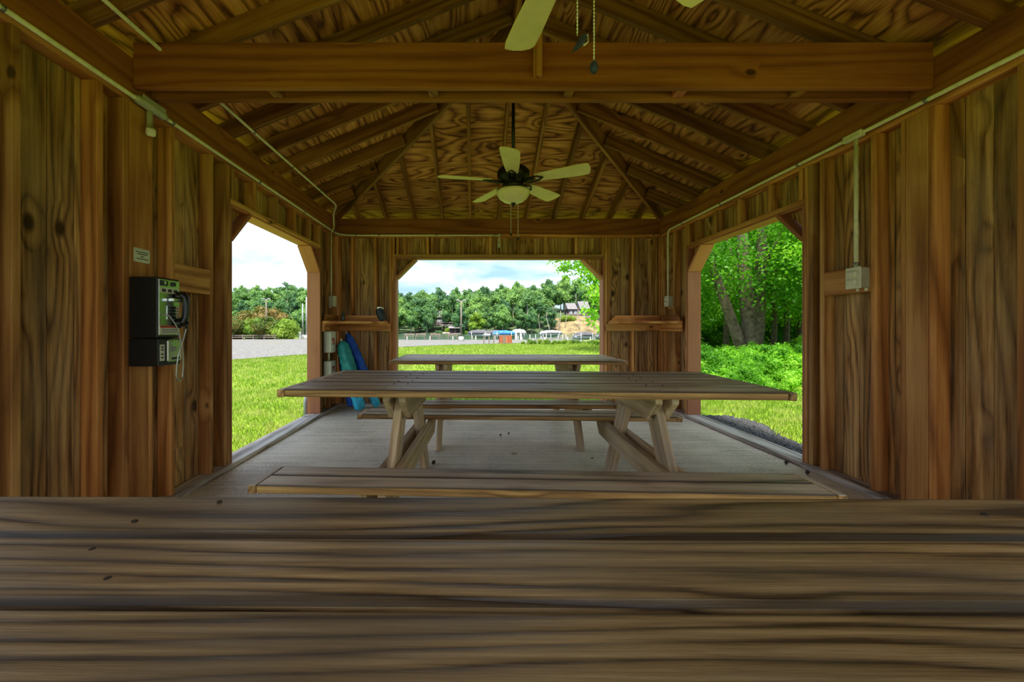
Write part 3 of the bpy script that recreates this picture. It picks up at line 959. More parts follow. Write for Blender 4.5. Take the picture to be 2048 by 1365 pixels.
jb = empty('junction_box', (xl, 2.42, CZ), 0, 'grey conduit body with a drooping lamp socket by the tie beam', 'box')
V, F = tube_data([(0.004, -0.11, 0), (0.004, -0.09, 0), (0.004, 0.10, 0), (0.004, 0.13, 0)], [0.014, 0.026, 0.026, 0.014], 12)
pyd('body', V, F, M_BOX, jb, None, True)
abox('cover', 0.022, 0.032, -0.08, 0.09, -0.004, 0.036, M_BOX, jb, 'y', 0.003)
V, F = tube_data([(0.0, 0.0, -0.01), (0.0, 0.0, -0.06), (0.0, 0.0, -0.10), (0.008, -0.008, -0.135), (0.03, -0.03, -0.16)], [0.017, 0.017, 0.016, 0.020, 0.023], 12)
pyd('socket_arm', V, F, M_BOX, jb, None, True)
beam('lens', (0.028, -0.028, -0.158), (0.05, -0.05, -0.178), (0, 0, 1), 0.046, 0.046, M_BOXLT, jb, 0.008)

bulb = empty('lamp_socket', (0.345, 5.735, CZ - 0.012), 0, 'small pendant lamp socket at the end of the rear conduit', 'lamp')
abox('elbow', -0.02, 0.022, -0.018, 0.018, -0.018, 0.018, M_BOX, bulb, 'x', 0.006)
tube('stem', [(0, 0, -0.012), (0, 0, -0.105)], 0.010, M_CONDUIT, bulb, 10)
lathe('bulb', [(0.004, -0.178), (0.018, -0.168), (0.022, -0.150), (0.017, -0.125), (0.012, -0.10)], M_WHITE, bulb, 14)

xr = PX1 - 0.016
cr_root = empty('conduit', (0, 0, 0), 0, 'pale green conduit along the right top beam with two drops', 'conduit')
tube('pipe', rounded([(xr, -0.9, CZ), (xr, 5.48, CZ), (xr, 5.48, 1.57)], 0.07, 6), CR, M_CONDUIT, cr_root, 12)
tube('drop_pipe', [(xr, 2.775, CZ), (xr, 2.775, 1.56)], CR, M_CONDUIT, cr_root, 12)
abox('tee_body', xr - 0.024, xr + 0.02, 2.72, 2.86, CZ - 0.024, CZ + 0.024, M_CONDUIT, cr_root, 'y', 0.008)
for y in (1.4, 2.34, 3.27, 4.3, 5.1):
    strap(cr_root, (xr, y, CZ), (0, 1, 0))
strap(cr_root, (xr, 2.775, 1.585), (0, 0, 1), 0.018)

tl = tube('conduit', [(xl, 5.48, CZ), (xl, 5.48, 1.57)], 0.0095, M_CONDUIT, None, 10)
tag(tl, 'thin vertical conduit in the dark left back corner above the shelf', 'conduit')


def outlet(loc, nx, label, covers):
    """nx = +1 faces +x, -1 faces -x"""
    r = empty('outlet_box', loc, 0, label, 'outlet')
    x0, x1 = sorted((0.0, nx * 0.062))
    abox('body', x0, x1, -0.052, 0.052, -0.07, 0.07, M_BOX, r, 'z', 0.004)
    x0, x1 = sorted((nx * 0.062, nx * 0.070))
    pl = abox('cover_plate', x0, x1, -0.056, 0.056, -0.074, 0.074, M_BOXLT, r, 'z', 0.003)
    if covers:
        for z in (-0.028, 0.028):
            x0, x1 = sorted((nx * 0.070, nx * 0.090))
            lid = abox('flip_cover', x0, x1, -0.036, 0.036, z - 0.022, z + 0.022, M_BOXLT, r, 'y', 0.008)
            x0, x1 = sorted((nx * 0.090, nx * 0.098))
            abox('latch', x0, x1, -0.014, 0.014, z - 0.011, z + 0.011, M_BOXLT, r, 'y', 0.003)
    for y in (-0.03, 0.03):
        abox('mounting_ear', min(0, nx * 0.012), max(0, nx * 0.012), y - 0.008, y + 0.008, -0.09, -0.07, M_BOXLT, r, 'z', 0.002)
    return r


outlet((XR, 2.775, 1.486), -1, 'grey weatherproof outlet box with two flip covers on the right wall', True)
outlet((XR, 5.48, 1.50), -1, 'small outlet box above the right back corner shelf', True)
outlet((XL, 5.48, 1.50), 1, 'small outlet box above the left back corner shelf', False)
bm_ = abox('mounting_board', XR - 0.0005, XR + 0.03, 5.439, 5.60, 1.38, 1.45, M_STUD, wr.root, 'y')


def disconnect(loc, h, label):
    r = empty('disconnect_box', loc, 0, label, 'switch box', 'disconnect boxes')
    abox('body', 0.0, 0.085, -0.09, 0.09, 0.0, h, M_BOX, r, 'z', 0.006)
    # clipped-corner cover
    pts = [(0.0, -0.075), (0.02, -0.10), (h - 0.02, -0.10), (h, -0.075), (h, 0.075), (h - 0.02, 0.10), (0.02, 0.10), (0.0, 0.075)]
    prism('cover', pts, 0.012, M_BOXLT, frame((0.0855, 0, 0), (0, 0, 1), (0, -1, 0)) if False else Matrix(((0, 0, 1, 0.0855), (0, 1, 0, 0), (1, 0, 0, 0), (0, 0, 0, 1))), r, 0.002)
    abox('warning_label', 0.0978, 0.0990, -0.045, 0.045, h * 0.38, h * 0.68, M_CARDRED, r, 'z', 0.0)
    abox('label_mark', 0.0992, 0.1, -0.03, 0.0, h * 0.42, h * 0.55, M_CARD, r, 'z', 0.0)
    abox('operating_lever', 0.02, 0.06, 0.092, 0.11, h * 0.45, h * 0.75, M_BLACKP, r, 'z', 0.004)
    return r


disconnect((XL, 5.33, 0.81), 0.28, 'upper grey disconnect box with a red label beside the umbrellas')
disconnect((XL, 5.33, 0.48), 0.22, 'lower grey disconnect box with a red label beside the umbrellas')
tc_ = tube('conduit', [(XL + 0.04, 5.33, 0.70), (XL + 0.04, 5.33, 0.81)], 0.012, M_CONDUIT, None, 10)
tag(tc_, 'short conduit joining the two stacked disconnect boxes', 'conduit')
tcb = tube('conduit', rounded([(XL - 0.19, 5.13, -0.15), (XL - 0.19, 5.13, 0.22), (XL - 0.15, 5.20, 0.34)], 0.06, 5), 0.025, M_METAL, None, 12)
tag(tcb, 'grey pipe rising from the grass outside the left door jamb', 'conduit')

# ------------------------------------------------------------------ corner shelves


def corner_shelf(sx, wall_x, x_open, label):
    """sx: +1 shelf in the left corner (extends to +x from wall_x), -1 right corner"""
    r = empty('corner_shelf', (wall_x, YB, 1.09), 0, label, 'shelf', 'corner shelves')
    wdt = abs(x_open - wall_x)
    # triangular shelf board (local frame: x away from the corner along the rear wall, y along side wall towards camera)
    dp = 0.60
    pts = [(0.0, 0.0), (sx * wdt, 0.0), (sx * wdt, -0.05), (sx * 0.06, -dp), (0.0, -dp)]
    prism('shelf_board', pts, 0.034, M_SHELF, Matrix.Translation((0, 0, 0.104)), r, 0.003)
    abox('ledger', min(0, sx * (wdt + 0.03)), max(0, sx * (wdt + 0.03)), -0.040, -0.001, 0.0, 0.1035, M_SHELF, r, 'x')
    x0, x1 = sorted((sx * 0.001, sx * 0.040))
    abox('ledger', x0, x1, -dp, -0.041, 0.0, 0.1035, M_SHELF, r, 'y')
    # mitred back boards standing on the shelf
    pts = [(sx * 0.03, 0.1385), (sx * (wdt - 0.02), 0.1385), (sx * (wdt - 0.11), 0.225), (sx * 0.03, 0.225)]
    prism('back_board', pts, 0.02, M_SHELF, Matrix(((1, 0, 0, 0), (0, 0, -1, -0.002), (0, 1, 0, 0), (0, 0, 0, 1))), r, 0.002)
    pts = [(-0.022, 0.1385), (-(dp - 0.03), 0.1385), (-(dp - 0.10), 0.225), (-0.022, 0.225)]
    Mx = Matrix(((0, 0, sx, 0.002 * sx), (1, 0, 0, 0), (0, 1, 0, 0), (0, 0, 0, 1)))
    prism('back_board', pts, 0.02, M_SHELF, Mx, r, 0.002)
    return r


corner_shelf(1, XL, -1.24, 'orange-brown corner shelf above the rolled umbrellas')
corner_shelf(-1, XR, 1.915, 'orange-brown corner shelf in the right back corner')
SHZ = 1.09 + 0.104 + 0.034

bo = lathe('bottle', [(0.028, 0.0), (0.030, 0.006), (0.030, 0.07), (0.024, 0.095), (0.010, 0.115), (0.010, 0.135)], M_TINT, None, 16, (-1.86, 5.63, SHZ + 0.001))
tag(bo, 'small smoky bottle standing at the dark end of the left shelf', 'bottle')
po = empty('pouch', (-1.30, 5.69, SHZ + 0.004), 0, 'dark pouch with silver top leaning on the left shelf', 'pouch')
Mp = Matrix.Rotation(R(-22), 4, 'Y')
V, F = tube_data([(0, 0, 0.012), (0, 0, 0.03), (0, 0, 0.10), (0, 0, 0.17), (0, 0, 0.19)], [0.035, 0.05, 0.062, 0.056, 0.04], 12)
o = pyd('body', V, F, M_POUCH, po, Mp @ Matrix.Diagonal((1, 0.6, 1, 1)), True)
V, F = tube_data([(-0.03, 0, 0.175), (0.0, 0, 0.205), (0.04, 0, 0.20), (0.062, 0, 0.16)], [0.02, 0.026, 0.026, 0.014], 10)
pyd('silver_top', V, F, M_CHROME, po, Mp, True)

# ------------------------------------------------------------------ rolled umbrellas


def umbrella(p0, p1, r, mat, mat2, label, seed):
    root = empty('umbrella', p0, 0, label, 'umbrella', 'rolled umbrellas in the corner')
    p0v, p1v = Vector(p0), Vector(p1)
    d = p1v - p0v
    Mx = frame((0, 0, 0), d, (0, 1, 0))
    Ln = d.length
    rnd = random.Random(seed)
    V, F = [], []
    n, m = 20, 36
    for i in range(m + 1):
        u = i / m
        rr = r * (0.80 + 0.28 * math.sin(math.pi * min(1, u * 0.9 + 0.05))) * (1.0 if u < 0.93 else 1.0 - (u - 0.93) * 6.5)
        rr *= 1 + 0.05 * math.sin(u * 60 + seed)
        if i == 0: rr *= 0.55
        for k in range(n):
            a = 2 * math.pi * k / n
            f = 1 + 0.09 * math.sin(4 * a + u * 6 + seed) + rnd.uniform(-0.02, 0.02)
            V.append((u * Ln, rr * f * math.cos(a), rr * f * math.sin(a)))
    for i in range(m):
        for k in range(n):
            a = i * n + k; b = i * n + (k + 1) % n
            F.append((a, b, b + n, a + n))
    F.append(tuple(reversed(range(n)))); F.append(tuple(m * n + k for k in range(n)))
    cut = 9
    lower = [f for f in F if max(f) < (cut + 1) * n]
    upper = [f for f in F if f not in set(lower)]
    pyd('canopy_fabric', V[cut * n:], [tuple(q - cut * n for q in f) for f in upper], mat, root, Mx, True)
    pyd('lower_fabric', V[:(cut + 1) * n], lower, mat2, root, Mx, True)
    V, F = tube_data([(Ln * 0.55, r * 0.2, r * 0.9), (Ln * 0.75, r * 0.5, r * 1.08), (Ln * 0.93, r * 0.3, r * 0.7)], 0.008, 6)
    pyd('tie_strap', V, F, mat2, root, Mx, True)
    V, F = tube_data([(Ln * 0.97, 0, 0), (Ln + 0.045, 0, 0)], [0.013, 0.010], 8)
    pyd('finial', V, F, M_BOXLT, root, Mx, True)
    return root


umbrella((-1.72, 5.58, 0.04), (-1.925, 5.715, 0.92), 0.060, M_NAVY, M_BLUE, 'dark blue rolled umbrella leaning nearest the left wall', 1)
umbrella((-1.52, 5.31, 0.05), (-1.815, 5.45, 0.95), 0.084, M_TEAL, M_CYAN, 'teal rolled umbrella leaning between the two blue ones', 2)
umbrella((-1.34, 5.50, 0.05), (-1.80, 5.63, 1.05), 0.066, M_BLUE, M_CYAN, 'tallest blue rolled umbrella, right of the teal one', 3)

# ------------------------------------------------------------------ payphone and plate
ph = empty('payphone', (XL, 2.377, 0.92), 0, 'black wall payphone with chrome face, handset and looping cord', 'payphone')
abox('lower_housing', 0.0, 0.172, -0.088, 0.088, 0.0, 0.160, M_BLACK, ph, 'z', 0.005)
abox('upper_housing', 0.0, 0.165, -0.086, 0.086, 0.163, 0.516, M_BLACK, ph, 'z', 0.006)
fp = abox('face_plate', 0.165, 0.170, -0.080, 0.080, 0.178, 0.505, M_CHROME, ph, 'z', 0.002)
abox('coin_slot_panel', 0.170, 0.174, -0.072, -0.016, 0.468, 0.498, M_BLACK, ph, 'z', 0.001)
abox('coin_slot', 0.174, 0.180, -0.048, -0.036, 0.474, 0.494, M_CHROME, ph, 'z', 0.001)
abox('reject_button', 0.170, 0.182, 0.016, 0.040, 0.470, 0.494, M_BLACKP, ph, 'z', 0.004)
abox('instruction_card', 0.170, 0.1715, -0.07, 0.07, 0.425, 0.458, M_CARD, ph, 'z', 0.0)
for k in range(3):
    abox('card_print', 0.1716, 0.172, -0.06 + k * 0.045, -0.03 + k * 0.045, 0.432, 0.450, M_INK, ph, 'z', 0.0)
abox('number_card', 0.170, 0.1715, -0.075, 0.075, 0.185, 0.235, M_CARD, ph, 'z', 0.0)
abox('number_card_band', 0.1716, 0.172, -0.072, 0.072, 0.222, 0.234, M_CARDRED, ph, 'z', 0.0)
for k in range(3):
    abox('card_print', 0.1716, 0.172, -0.06, 0.055, 0.192 + k * 0.009, 0.195 + k * 0.009, M_INK, ph, 'z', 0.0)
kp = abox('keypad_plate', 0.170, 0.174, -0.022, 0.045, 0.272, 0.352, M_CHROME, ph, 'z', 0.001)
for i in range(3):
    for j in range(4):
        abox('key', 0.174, 0.182, -0.014 + i * 0.019, 0.000 + i * 0.019, 0.279 + j * 0.0185, 0.2925 + j * 0.0185, M_BLACKP, ph, 'z', 0.002)
abox('side_card', 0.170, 0.1715, 0.052, 0.076, 0.27, 0.35, M_CARD, ph, 'z', 0.0)
for z in (0.285, 0.30, 0.318, 0.335):
    abox('card_print', 0.1716, 0.172, 0.055, 0.073, z, z + 0.006, M_CARDRED, ph, 'z', 0.0)
abox('cradle', 0.170, 0.205, -0.015, 0.06, 0.375, 0.400, M_CHROME, ph, 'y', 0.005)
abox('volume_card', 0.1725, 0.174, -0.078, -0.042, 0.03, 0.125, M_CARD, ph, 'z', 0.001)
for z in (0.045, 0.065, 0.09, 0.105):
    abox('card_print', 0.1741, 0.1745, -0.07, -0.05, z, z + 0.008, M_INK, ph, 'z', 0.0)
vp = abox('vault_door', 0.172, 0.182, -0.032, 0.078, 0.020, 0.152, M_CHROME, ph, 'z', 0.008)
abox('vault_print', 0.1821, 0.1826, 0.0, 0.066, 0.032, 0.046, M_INK, ph, 'y', 0.0)
lathe('vault_lock', [(0.012, 0.0), (0.012, 0.006), (0.004, 0.007)], M_METAL, ph, 14, M=Matrix.Translation((0.182, 0.02, 0.095)) @ Matrix.Rotation(R(90), 4, 'Y'))
hs = tube('handset', [(0.190, 0.060, 0.418), (0.204, 0.064, 0.420), (0.214, 0.067, 0.404), (0.218, 0.068, 0.370), (0.218, 0.068, 0.330), (0.216, 0.067, 0.290), (0.208, 0.064, 0.258), (0.194, 0.060, 0.250)],
          [0.024, 0.024, 0.021, 0.0185, 0.018, 0.0195, 0.023, 0.024], M_BLACKP, ph, 14)
lathe('earpiece', [(0.004, 0.0), (0.028, 0.001), (0.030, 0.012), (0.020, 0.026), (0.004, 0.03)], M_BLACKP, hs, 18, M=Matrix.Translation((0.176, 0.058, 0.412)) @ Matrix.Rotation(R(90), 4, 'Y'))
lathe('mouthpiece', [(0.004, 0.0), (0.029, 0.001), (0.032, 0.014), (0.022, 0.03), (0.004, 0.034)], M_BLACKP, hs, 18, M=Matrix.Translation((0.174, 0.056, 0.250)) @ Matrix.Rotation(R(90), 4, 'Y'))
cord = rounded([(0.172, -0.062, 0.300), (0.20, -0.050, 0.298), (0.215, 0.0, 0.23), (0.215, 0.045, 0.10), (0.208, 0.060, 0.0), (0.205, 0.055, -0.085), (0.205, 0.028, -0.100), (0.205, 0.004, -0.075), (0.210, 0.010, 0.05), (0.222, 0.052, 0.18), (0.228, 0.065, 0.245)], 0.05, 6)
tube('armoured_cord', cord, 0.0042, M_CABLE, ph, 8)
tube('cord_sleeve', [(0.226, 0.060, 0.215), (0.229, 0.066, 0.258)], [0.006, 0.009], M_BLACKP, ph, 8)

pl = empty('notice_plate', (XL, 2.382, 1.53), 0, 'small engraved notice plate screwed above the payphone', 'sign')
abox('plate', 0.0, 0.003, -0.058, 0.058, 0.0, 0.082, M_CARD, pl, 'z', 0.001)
abox('plate_border', 0.0031, 0.0036, -0.054, 0.054, 0.074, 0.0755, M_INK, pl, 'y', 0.0)
for z, a, b in ((0.058, -0.048, 0.046), (0.046, -0.036, 0.038), (0.032, -0.012, 0.014), (0.018, -0.040, 0.044)):
    abox('print_line', 0.0031, 0.0036, a, b, z, z + 0.005, M_INK, pl, 'y', 0.0)
for y in (-0.052, 0.052):
    for z in (0.006, 0.076):
        lathe('screw', [(0.003, 0), (0.003, 0.002), (0.001, 0.0026)], M_METAL, pl, 8, M=Matrix.Translation((0.003, y, z)) @ Matrix.Rotation(R(90), 4, 'Y'))

# ------------------------------------------------------------------ bits on the floor


def gumball(loc, r):
    bm = bmesh.new()
    bmesh.ops.create_icosphere(bm, subdivisions=2, radius=r)
    rnd = random.Random(3)
    for i, v in enumerate(bm.verts):
        v.co *= 1.28 if i % 3 == 0 else 0.86
    me = bpy.data.meshes.new('gumball_shape'); bm.to_mesh(me); bm.free()
    return me


gm = gumball((0, 0, 0), 0.016)
gm.materials.append(M_BROWNSEED)
seeds = [((-0.345, 3.34), 'dark spiky seed ball beside the middle table leg'), ((2.60, 3.34), 'dark spiky seed ball against the right threshold'),
         ((2.585, 3.11), 'dark spiky seed ball in front of the right doorway post'), ((0.36, 4.28), 'tiny dark seed ball under the back table'),
         ((0.27, 4.22), 'smaller seed ball on the concrete under the back table')]
for i, ((x, y), lab) in enumerate(seeds):
    o = link('seed_ball', gm, None, Matrix.Translation((x, y, 0.019 if i < 3 else 0.012)) @ Matrix.Diagonal((1, 1, 1, 1) if i < 3 else (0.6, 0.6, 0.6, 1)))
    tag(o, lab, 'seed ball', 'seed balls on the floor')
for (x, y, rz, lab) in ((0.35, 3.63, 0.3, 'pale curled dry leaf in the middle of the concrete floor'), (1.02, 3.48, 1.2, 'brown dry leaf near the right leg of the middle table')):
    V = [(-0.03, 0, 0.004), (-0.01, 0.014, 0.010), (0.018, 0.011, 0.007), (0.034, 0, 0.003), (0.016, -0.012, 0.008), (-0.012, -0.013, 0.012), (0, 0, 0.002)]
    V2 = [(a, b, c + 0.0012) for a, b, c in V]
    fs = [(i, (i + 1) % 6, 6) for i in range(6)]
    F = [tuple(reversed(f)) for f in fs] + [tuple(q + 7 for q in f) for f in fs] + [(i, (i + 1) % 6, (i + 1) % 6 + 7, i + 7) for i in range(6)]
    o = pyd('dry_leaf', V + V2, F, M_DRYLEAF if rz > 1 else M_CARD, None, Matrix.Translation((x, y, 0)) @ Matrix.Rotation(rz, 4, 'Z'))
    tag(o, lab, 'leaf')

# ------------------------------------------------------------------ outdoor ground


def gz(x, y):
    z = -0.07 - 0.006 * max(0.0, y - 2.0)
    shore = 47.0 if x > -14 else 47.0 + min(16.0, (-14 - x) * 2.2)
    if y > shore:
        z -= 0.30 * (y - shore)
    if x > 6:
        z += 0.05 * min(x - 6, 8) * max(0.0, min(1.0, (26 - y) / 10.0))
    return z


def terrain(name, xs, ys_, f, mat):
    V = [(x, y, f(x, y)) for y in ys_ for x in xs]
    n = len(xs)
    F = [(j * n + i, j * n + i + 1, (j + 1) * n + i + 1, (j + 1) * n + i) for j in range(len(ys_) - 1) for i in range(n - 1)]
    return pyd(name, V, F, mat, None, None, True)


xs = list(np.linspace(-70, 70, 71)); ysg = list(np.linspace(-30, 46, 39)) + [47, 48, 49, 50, 51, 53, 56, 60, 64, 68, 70]
lawn = terrain('lawn', xs, ysg, gz, M_TURF)
tag(lawn, 'bright green lawn around the shelter running down to the lake', 'lawn', kind='structure')

# gravel lot beyond the lawn
edge = [(-60, -4), (-30, 4.5), (-16, 11.0), (-9.5, 15.6), (-8.05, 19.1), (-5.4, 26.9), (-1.9, 30.7), (2.1, 33.8), (6.5, 36.5), (12, 40.0)]
V, F = [], []
rows = 10
for (x, y) in edge:
    fy = 46.8 if x > -14 else 52.0
    fx = x * (1.0 if x > -5.4 else 1.25)
    for k in range(rows + 1):
        u = k / rows
        X, Y = x + (fx - x) * u, y + (max(fy, y + 3) - y) * u
        V.append((X, Y, gz(X, Y) + 0.03))
for i in range(len(edge) - 1):
    for k in range(rows):
        a = i * (rows + 1) + k
        F.append((a, a + rows + 1, a + rows + 2, a + 1))
lot = pyd('gravel_lot', V, F, M_GRAVEL)
tag(lot, 'pale gravel parking lot between the lawn and the lake', 'gravel lot', kind='structure')

lake = terrain('lake', list(np.linspace(-160, 160, 5)), [46, 100, 150], lambda x, y: -1.25, M_WATER)
tag(lake, 'calm green lake between the docks and the wooded shore', 'lake', kind='structure')


def hz(x, y):
    d = max(0.0, y - 143)
    z = -1.6 + 0.11 * d
    q = min(1.0, d / 18.0); q = q * q * (3 - 2 * q)
    z += 4.6 * q * math.exp(-((x - 40) / 15.0) ** 2)
    return z + 1.0 * math.sin(x * 0.05) * min(1, d / 20)


hill = terrain('hill', list(np.linspace(-180, 180, 61)), [141, 143, 146, 150, 154, 158, 162, 167, 172, 180, 190, 200, 215, 235, 260], hz, M_FOREST)
tag(hill, 'dark wooded hillside rising across the lake', 'hill', kind='structure')

# tan clearing below the house and the small sandy cove: patches laid on the hillside


def patch(name, pts_x, y0, y1, f, mat, up):
    V, F = [], []
    ny = 8
    for i, x in enumerate(pts_x):
        for k in range(ny + 1):
            y = y0 + (y1 - y0) * k / ny
            e = 0.8 * math.sin(i * 1.7) if k in (0, ny) else 0
            V.append((x, y + e, f(x, y + e) + up))
    for i in range(len(pts_x) - 1):
        for k in range(ny):
            a = i * (ny + 1) + k
            F.append((a, a + ny + 1, a + ny + 2, a + 1))
    return pyd(name, V, F, mat)


o = patch('clearing', list(np.linspace(29, 49, 14)), 144.5, 160, hz, M_CLEAR, 0.15)
tag(o, 'tan grassy clearing on the slope below the far house', 'clearing', kind='structure')
o = patch('sand_cove', list(np.linspace(-14.5, -6.5, 8)), 143.5, 149, hz, M_SAND, 0.5)
tag(o, 'small pink sandy cove on the far shore beside the boathouse', 'shore', kind='structure')

# ------------------------------------------------------------------ plants


def leaves(name, blobs, n, size, mat, seed, droop=0.0, core=0.72, upbias=0.35, spread=0.32):
    rg = np.random.default_rng(seed)
    bl = np.array(blobs, dtype=np.float64)
    w = bl[:, 3] ** 2; w /= w.sum()
    idx = rg.choice(len(bl), n, p=w)
    d = rg.normal(size=(n, 3)); d /= np.linalg.norm(d, axis=1, keepdims=True)
    flip = rg.random(n) < upbias
    d[flip, 2] = np.abs(d[flip, 2])
    rad = bl[idx, 3] * (1.0 - spread + spread * 1.25 * rg.random(n))
    P = bl[idx, :3] + d * rad[:, None] * np.array([1, 1, 0.85])
    nr = d * 0.7 + rg.normal(size=(n, 3)) * 0.55 + np.array([0, 0, 0.35])
    nr /= np.linalg.norm(nr, axis=1, keepdims=True)
    t = rg.normal(size=(n, 3)); t[:, 2] -= droop
    t -= nr * (t * nr).sum(1, keepdims=True); t /= np.linalg.norm(t, axis=1, keepdims=True)
    b = np.cross(nr, t)
    s = size * (0.65 + 0.7 * rg.random(n))[:, None]
    v0 = P - t * s * 0.5; v2 = P + t * s * 0.5
    v1 = P + b * s * 0.30 + nr * s * 0.10 - t * s * 0.05; v3 = P - b * s * 0.30 + nr * s * 0.10 - t * s * 0.05
    V = np.stack([v0, v1, v2, v3], 1).reshape(-1, 3)
    F = np.arange(4 * n, dtype=np.int32).reshape(-1, 4)
    if core > 0:
        ico = bmesh.new(); bmesh.ops.create_icosphere(ico, subdivisions=1, radius=1.0)
        iv = np.array([v.co[:] for v in ico.verts]); itf = np.array([[v.index for v in f.verts] for f in ico.faces]); ico.free()
        CV, CF = [], []
        for j, q in enumerate(bl):
            CV.append(q[:3] + iv * q[3] * core * (0.85 + 0.3 * rg.random((len(iv), 1)))); CF.append(itf + len(iv) * j + len(V))
        tri = np.concatenate(CF); quad = np.concatenate([tri, tri[:, 2:3]], 1)
        V = np.concatenate([V] + CV)
        me = bpy.data.meshes.new(name)
        me.from_pydata([tuple(p) for p in V.tolist()], [], [tuple(f) for f in F.tolist()] + [tuple(f) for f in tri.tolist()])
        me.update()
    else:
        me = np_mesh(name, V, F)
    me.materials.append(mat)
    return me


def trunk_mesh(name, paths, mat, n=8):
    V, F = [], []
    for pts, rad in paths:
        tube_data(pts, rad, n, V, F)
    me = bpy.data.meshes.new(name)
    me.from_pydata(V, [], F); me.update()
    for p in me.polygons: p.use_smooth = True
    me.materials.append(mat)
    return me


def crown_blobs(seed, Rr, z0, z1, n, rmin, rmax, cone=0.0):
    rnd = random.Random(seed)
    out = []
    for i in range(n):
        u = (i + 0.5) / n
        z = z0 + (z1 - z0) * u
        prof = math.sin(math.pi * (0.16 + 0.72 * u)) * (1 - cone * u)
        a = rnd.uniform(0, 2 * math.pi); q = Rr * prof * math.sqrt(rnd.uniform(0.15, 1.0))
        out.append((q * math.cos(a), q * math.sin(a), z, rnd.uniform(rmin, rmax) * (0.65 + 0.45 * prof)))
    out.append((0, 0, z1 + 0.1 * (z1 - z0), rmin * 0.8))
    return out


def place_tree(name, crown, trunk, loc, rz, sc, label, group=None, cat='tree', kind=None):
    r = empty(name, loc, rz, label, cat, group, kind)
    r.scale = (sc[0], sc[0], sc[1])
    link('crown', crown, r)
    if trunk: link('trunk', trunk, r)
    return r


far_crowns = [leaves('far_crown', crown_blobs(s, 3.3, 2.8, 11.0, 17, 1.2, 1.9), 2300, 0.62, M_LEAFFAR, s) for s in range(5)]
far_trunk = trunk_mesh('far_trunk', [([(0, 0, -0.6), (0.1, 0, 4), (0, 0.1, 9)], [0.28, 0.22, 0.10]), ([(0.1, 0, 4), (1.2, 0.4, 7)], [0.12, 0.05])], M_BARKPALE, 6)
rnd = random.Random(11)
for row, (y, h) in enumerate(((146.5, 0.80), (152, 0.95), (159, 1.05), (168, 1.12), (179, 1.15), (191, 1.2), (205, 1.25))):
    x = -128 + rnd.uniform(0, 4)
    step = 5.7 + row * 0.35
    while x < 92:
        X = x + rnd.uniform(-1.5, 1.5); Y = y + rnd.uniform(-2.2, 2.2)
        if -58 < X < -47 and row < 6:
            x += step; continue
        clear = (28.5 < X < 50 and Y < 163) or (34 < X < 52 and Y < 175) or (-15 < X < -6 and Y < 150) or (-16 < X < -8 and 150 <= Y < 157)
        if not clear:
            s = h * rnd.uniform(0.82, 1.18)
            place_tree('forest_tree', far_crowns[rnd.randrange(5)], far_trunk, (X, Y, hz(X, Y)), rnd.uniform(0, 6.28),
                       (s * rnd.uniform(0.85, 1.1), s), 'leafy green tree in the forest on the far shore', 'forest trees across the lake')
        x += step
cone_crown = leaves('cone_crown', crown_blobs(31, 3.0, 1.2, 9.5, 18, 1.0, 1.7, 0.6), 2300, 0.55, M_LEAFFAR, 31)
bright_crown = leaves('bright_crown', crown_blobs(32, 2.6, 1.6, 7.0, 13, 1.1, 1.7), 1900, 0.55, M_LEAFBRIGHT, 32)
place_tree('forest_tree', cone_crown, far_trunk, (-5.2, 143.6, -1.3), 0.4, (1.0, 0.98), 'pointed dark green tree at the far waterline left of the tall pole')
place_tree('forest_tree', bright_crown, far_trunk, (0.3, 143.5, -1.3), 0.9, (1.0, 0.95), 'bright yellow-green tree on the far shore above the dark boat cover')
shrub_crown = leaves('shrub_crown', [(-2.2, 0, 0.9, 1.1), (-1, 0, 1.1, 1.3), (0.3, 0.2, 1.2, 1.3), (1.5, 0, 1.1, 1.2), (2.5, 0.1, 0.8, 0.9)], 900, 0.45, M_LEAFBRIGHT, 33)
place_tree('shrub', shrub_crown, None, (36.0, 155.0, hz(36, 155)), 0, (1, 1), 'rounded bright green hedge below the far house', cat='shrub')
for i, (x, y, s, lab) in enumerate(((-13.0, 143.8, 0.7, 'dark green shrub on the sandy cove'), (-9.5, 149.5, 0.8, 'green shrub behind the far boathouse'),
                                    (-1.9 - 1.6, 142.9, 0.55, 'round green shrub at the water right of the far boathouse'))):
    place_tree('shrub', shrub_crown if i else leaves('low_shrub', [(-1, 0, 0.8, 1.0), (0.3, 0, 0.9, 1.1), (1.2, 0.2, 0.7, 0.9)], 700, 0.4, M_LEAFFAR, 40), None, (x, y, hz(x, y) + 0.3), i, (s, s), lab, cat='shrub')
pale_trunk = trunk_mesh('bare_trunk', [([(0, 0, -0.5), (-0.4, 0, 3), (-1.2, 0.1, 6.0), (-1.0, 0, 8.0)], [0.16, 0.14, 0.11, 0.07])], M_BARKPALE, 6)
for i, (x, y, s) in enumerate(((27.0, 144.5, 1.0), (23.5, 145.0, 0.9), (30.5, 146.0, 1.0), (33.5, 149.5, 0.75), (44.5, 149.0, 0.8), (38.8, 148.0, 0.9))):
    r = link('bare_trunk', pale_trunk, None, Matrix.Translation((x, y, hz(x, y))) @ Matrix.Rotation(i * 1.1, 4, 'Z') @ Matrix.Diagonal((s, s, s, 1)))
    tag(r, 'slender pale bare trunk standing by the tan clearing', 'tree', 'bare trunks by the clearing')

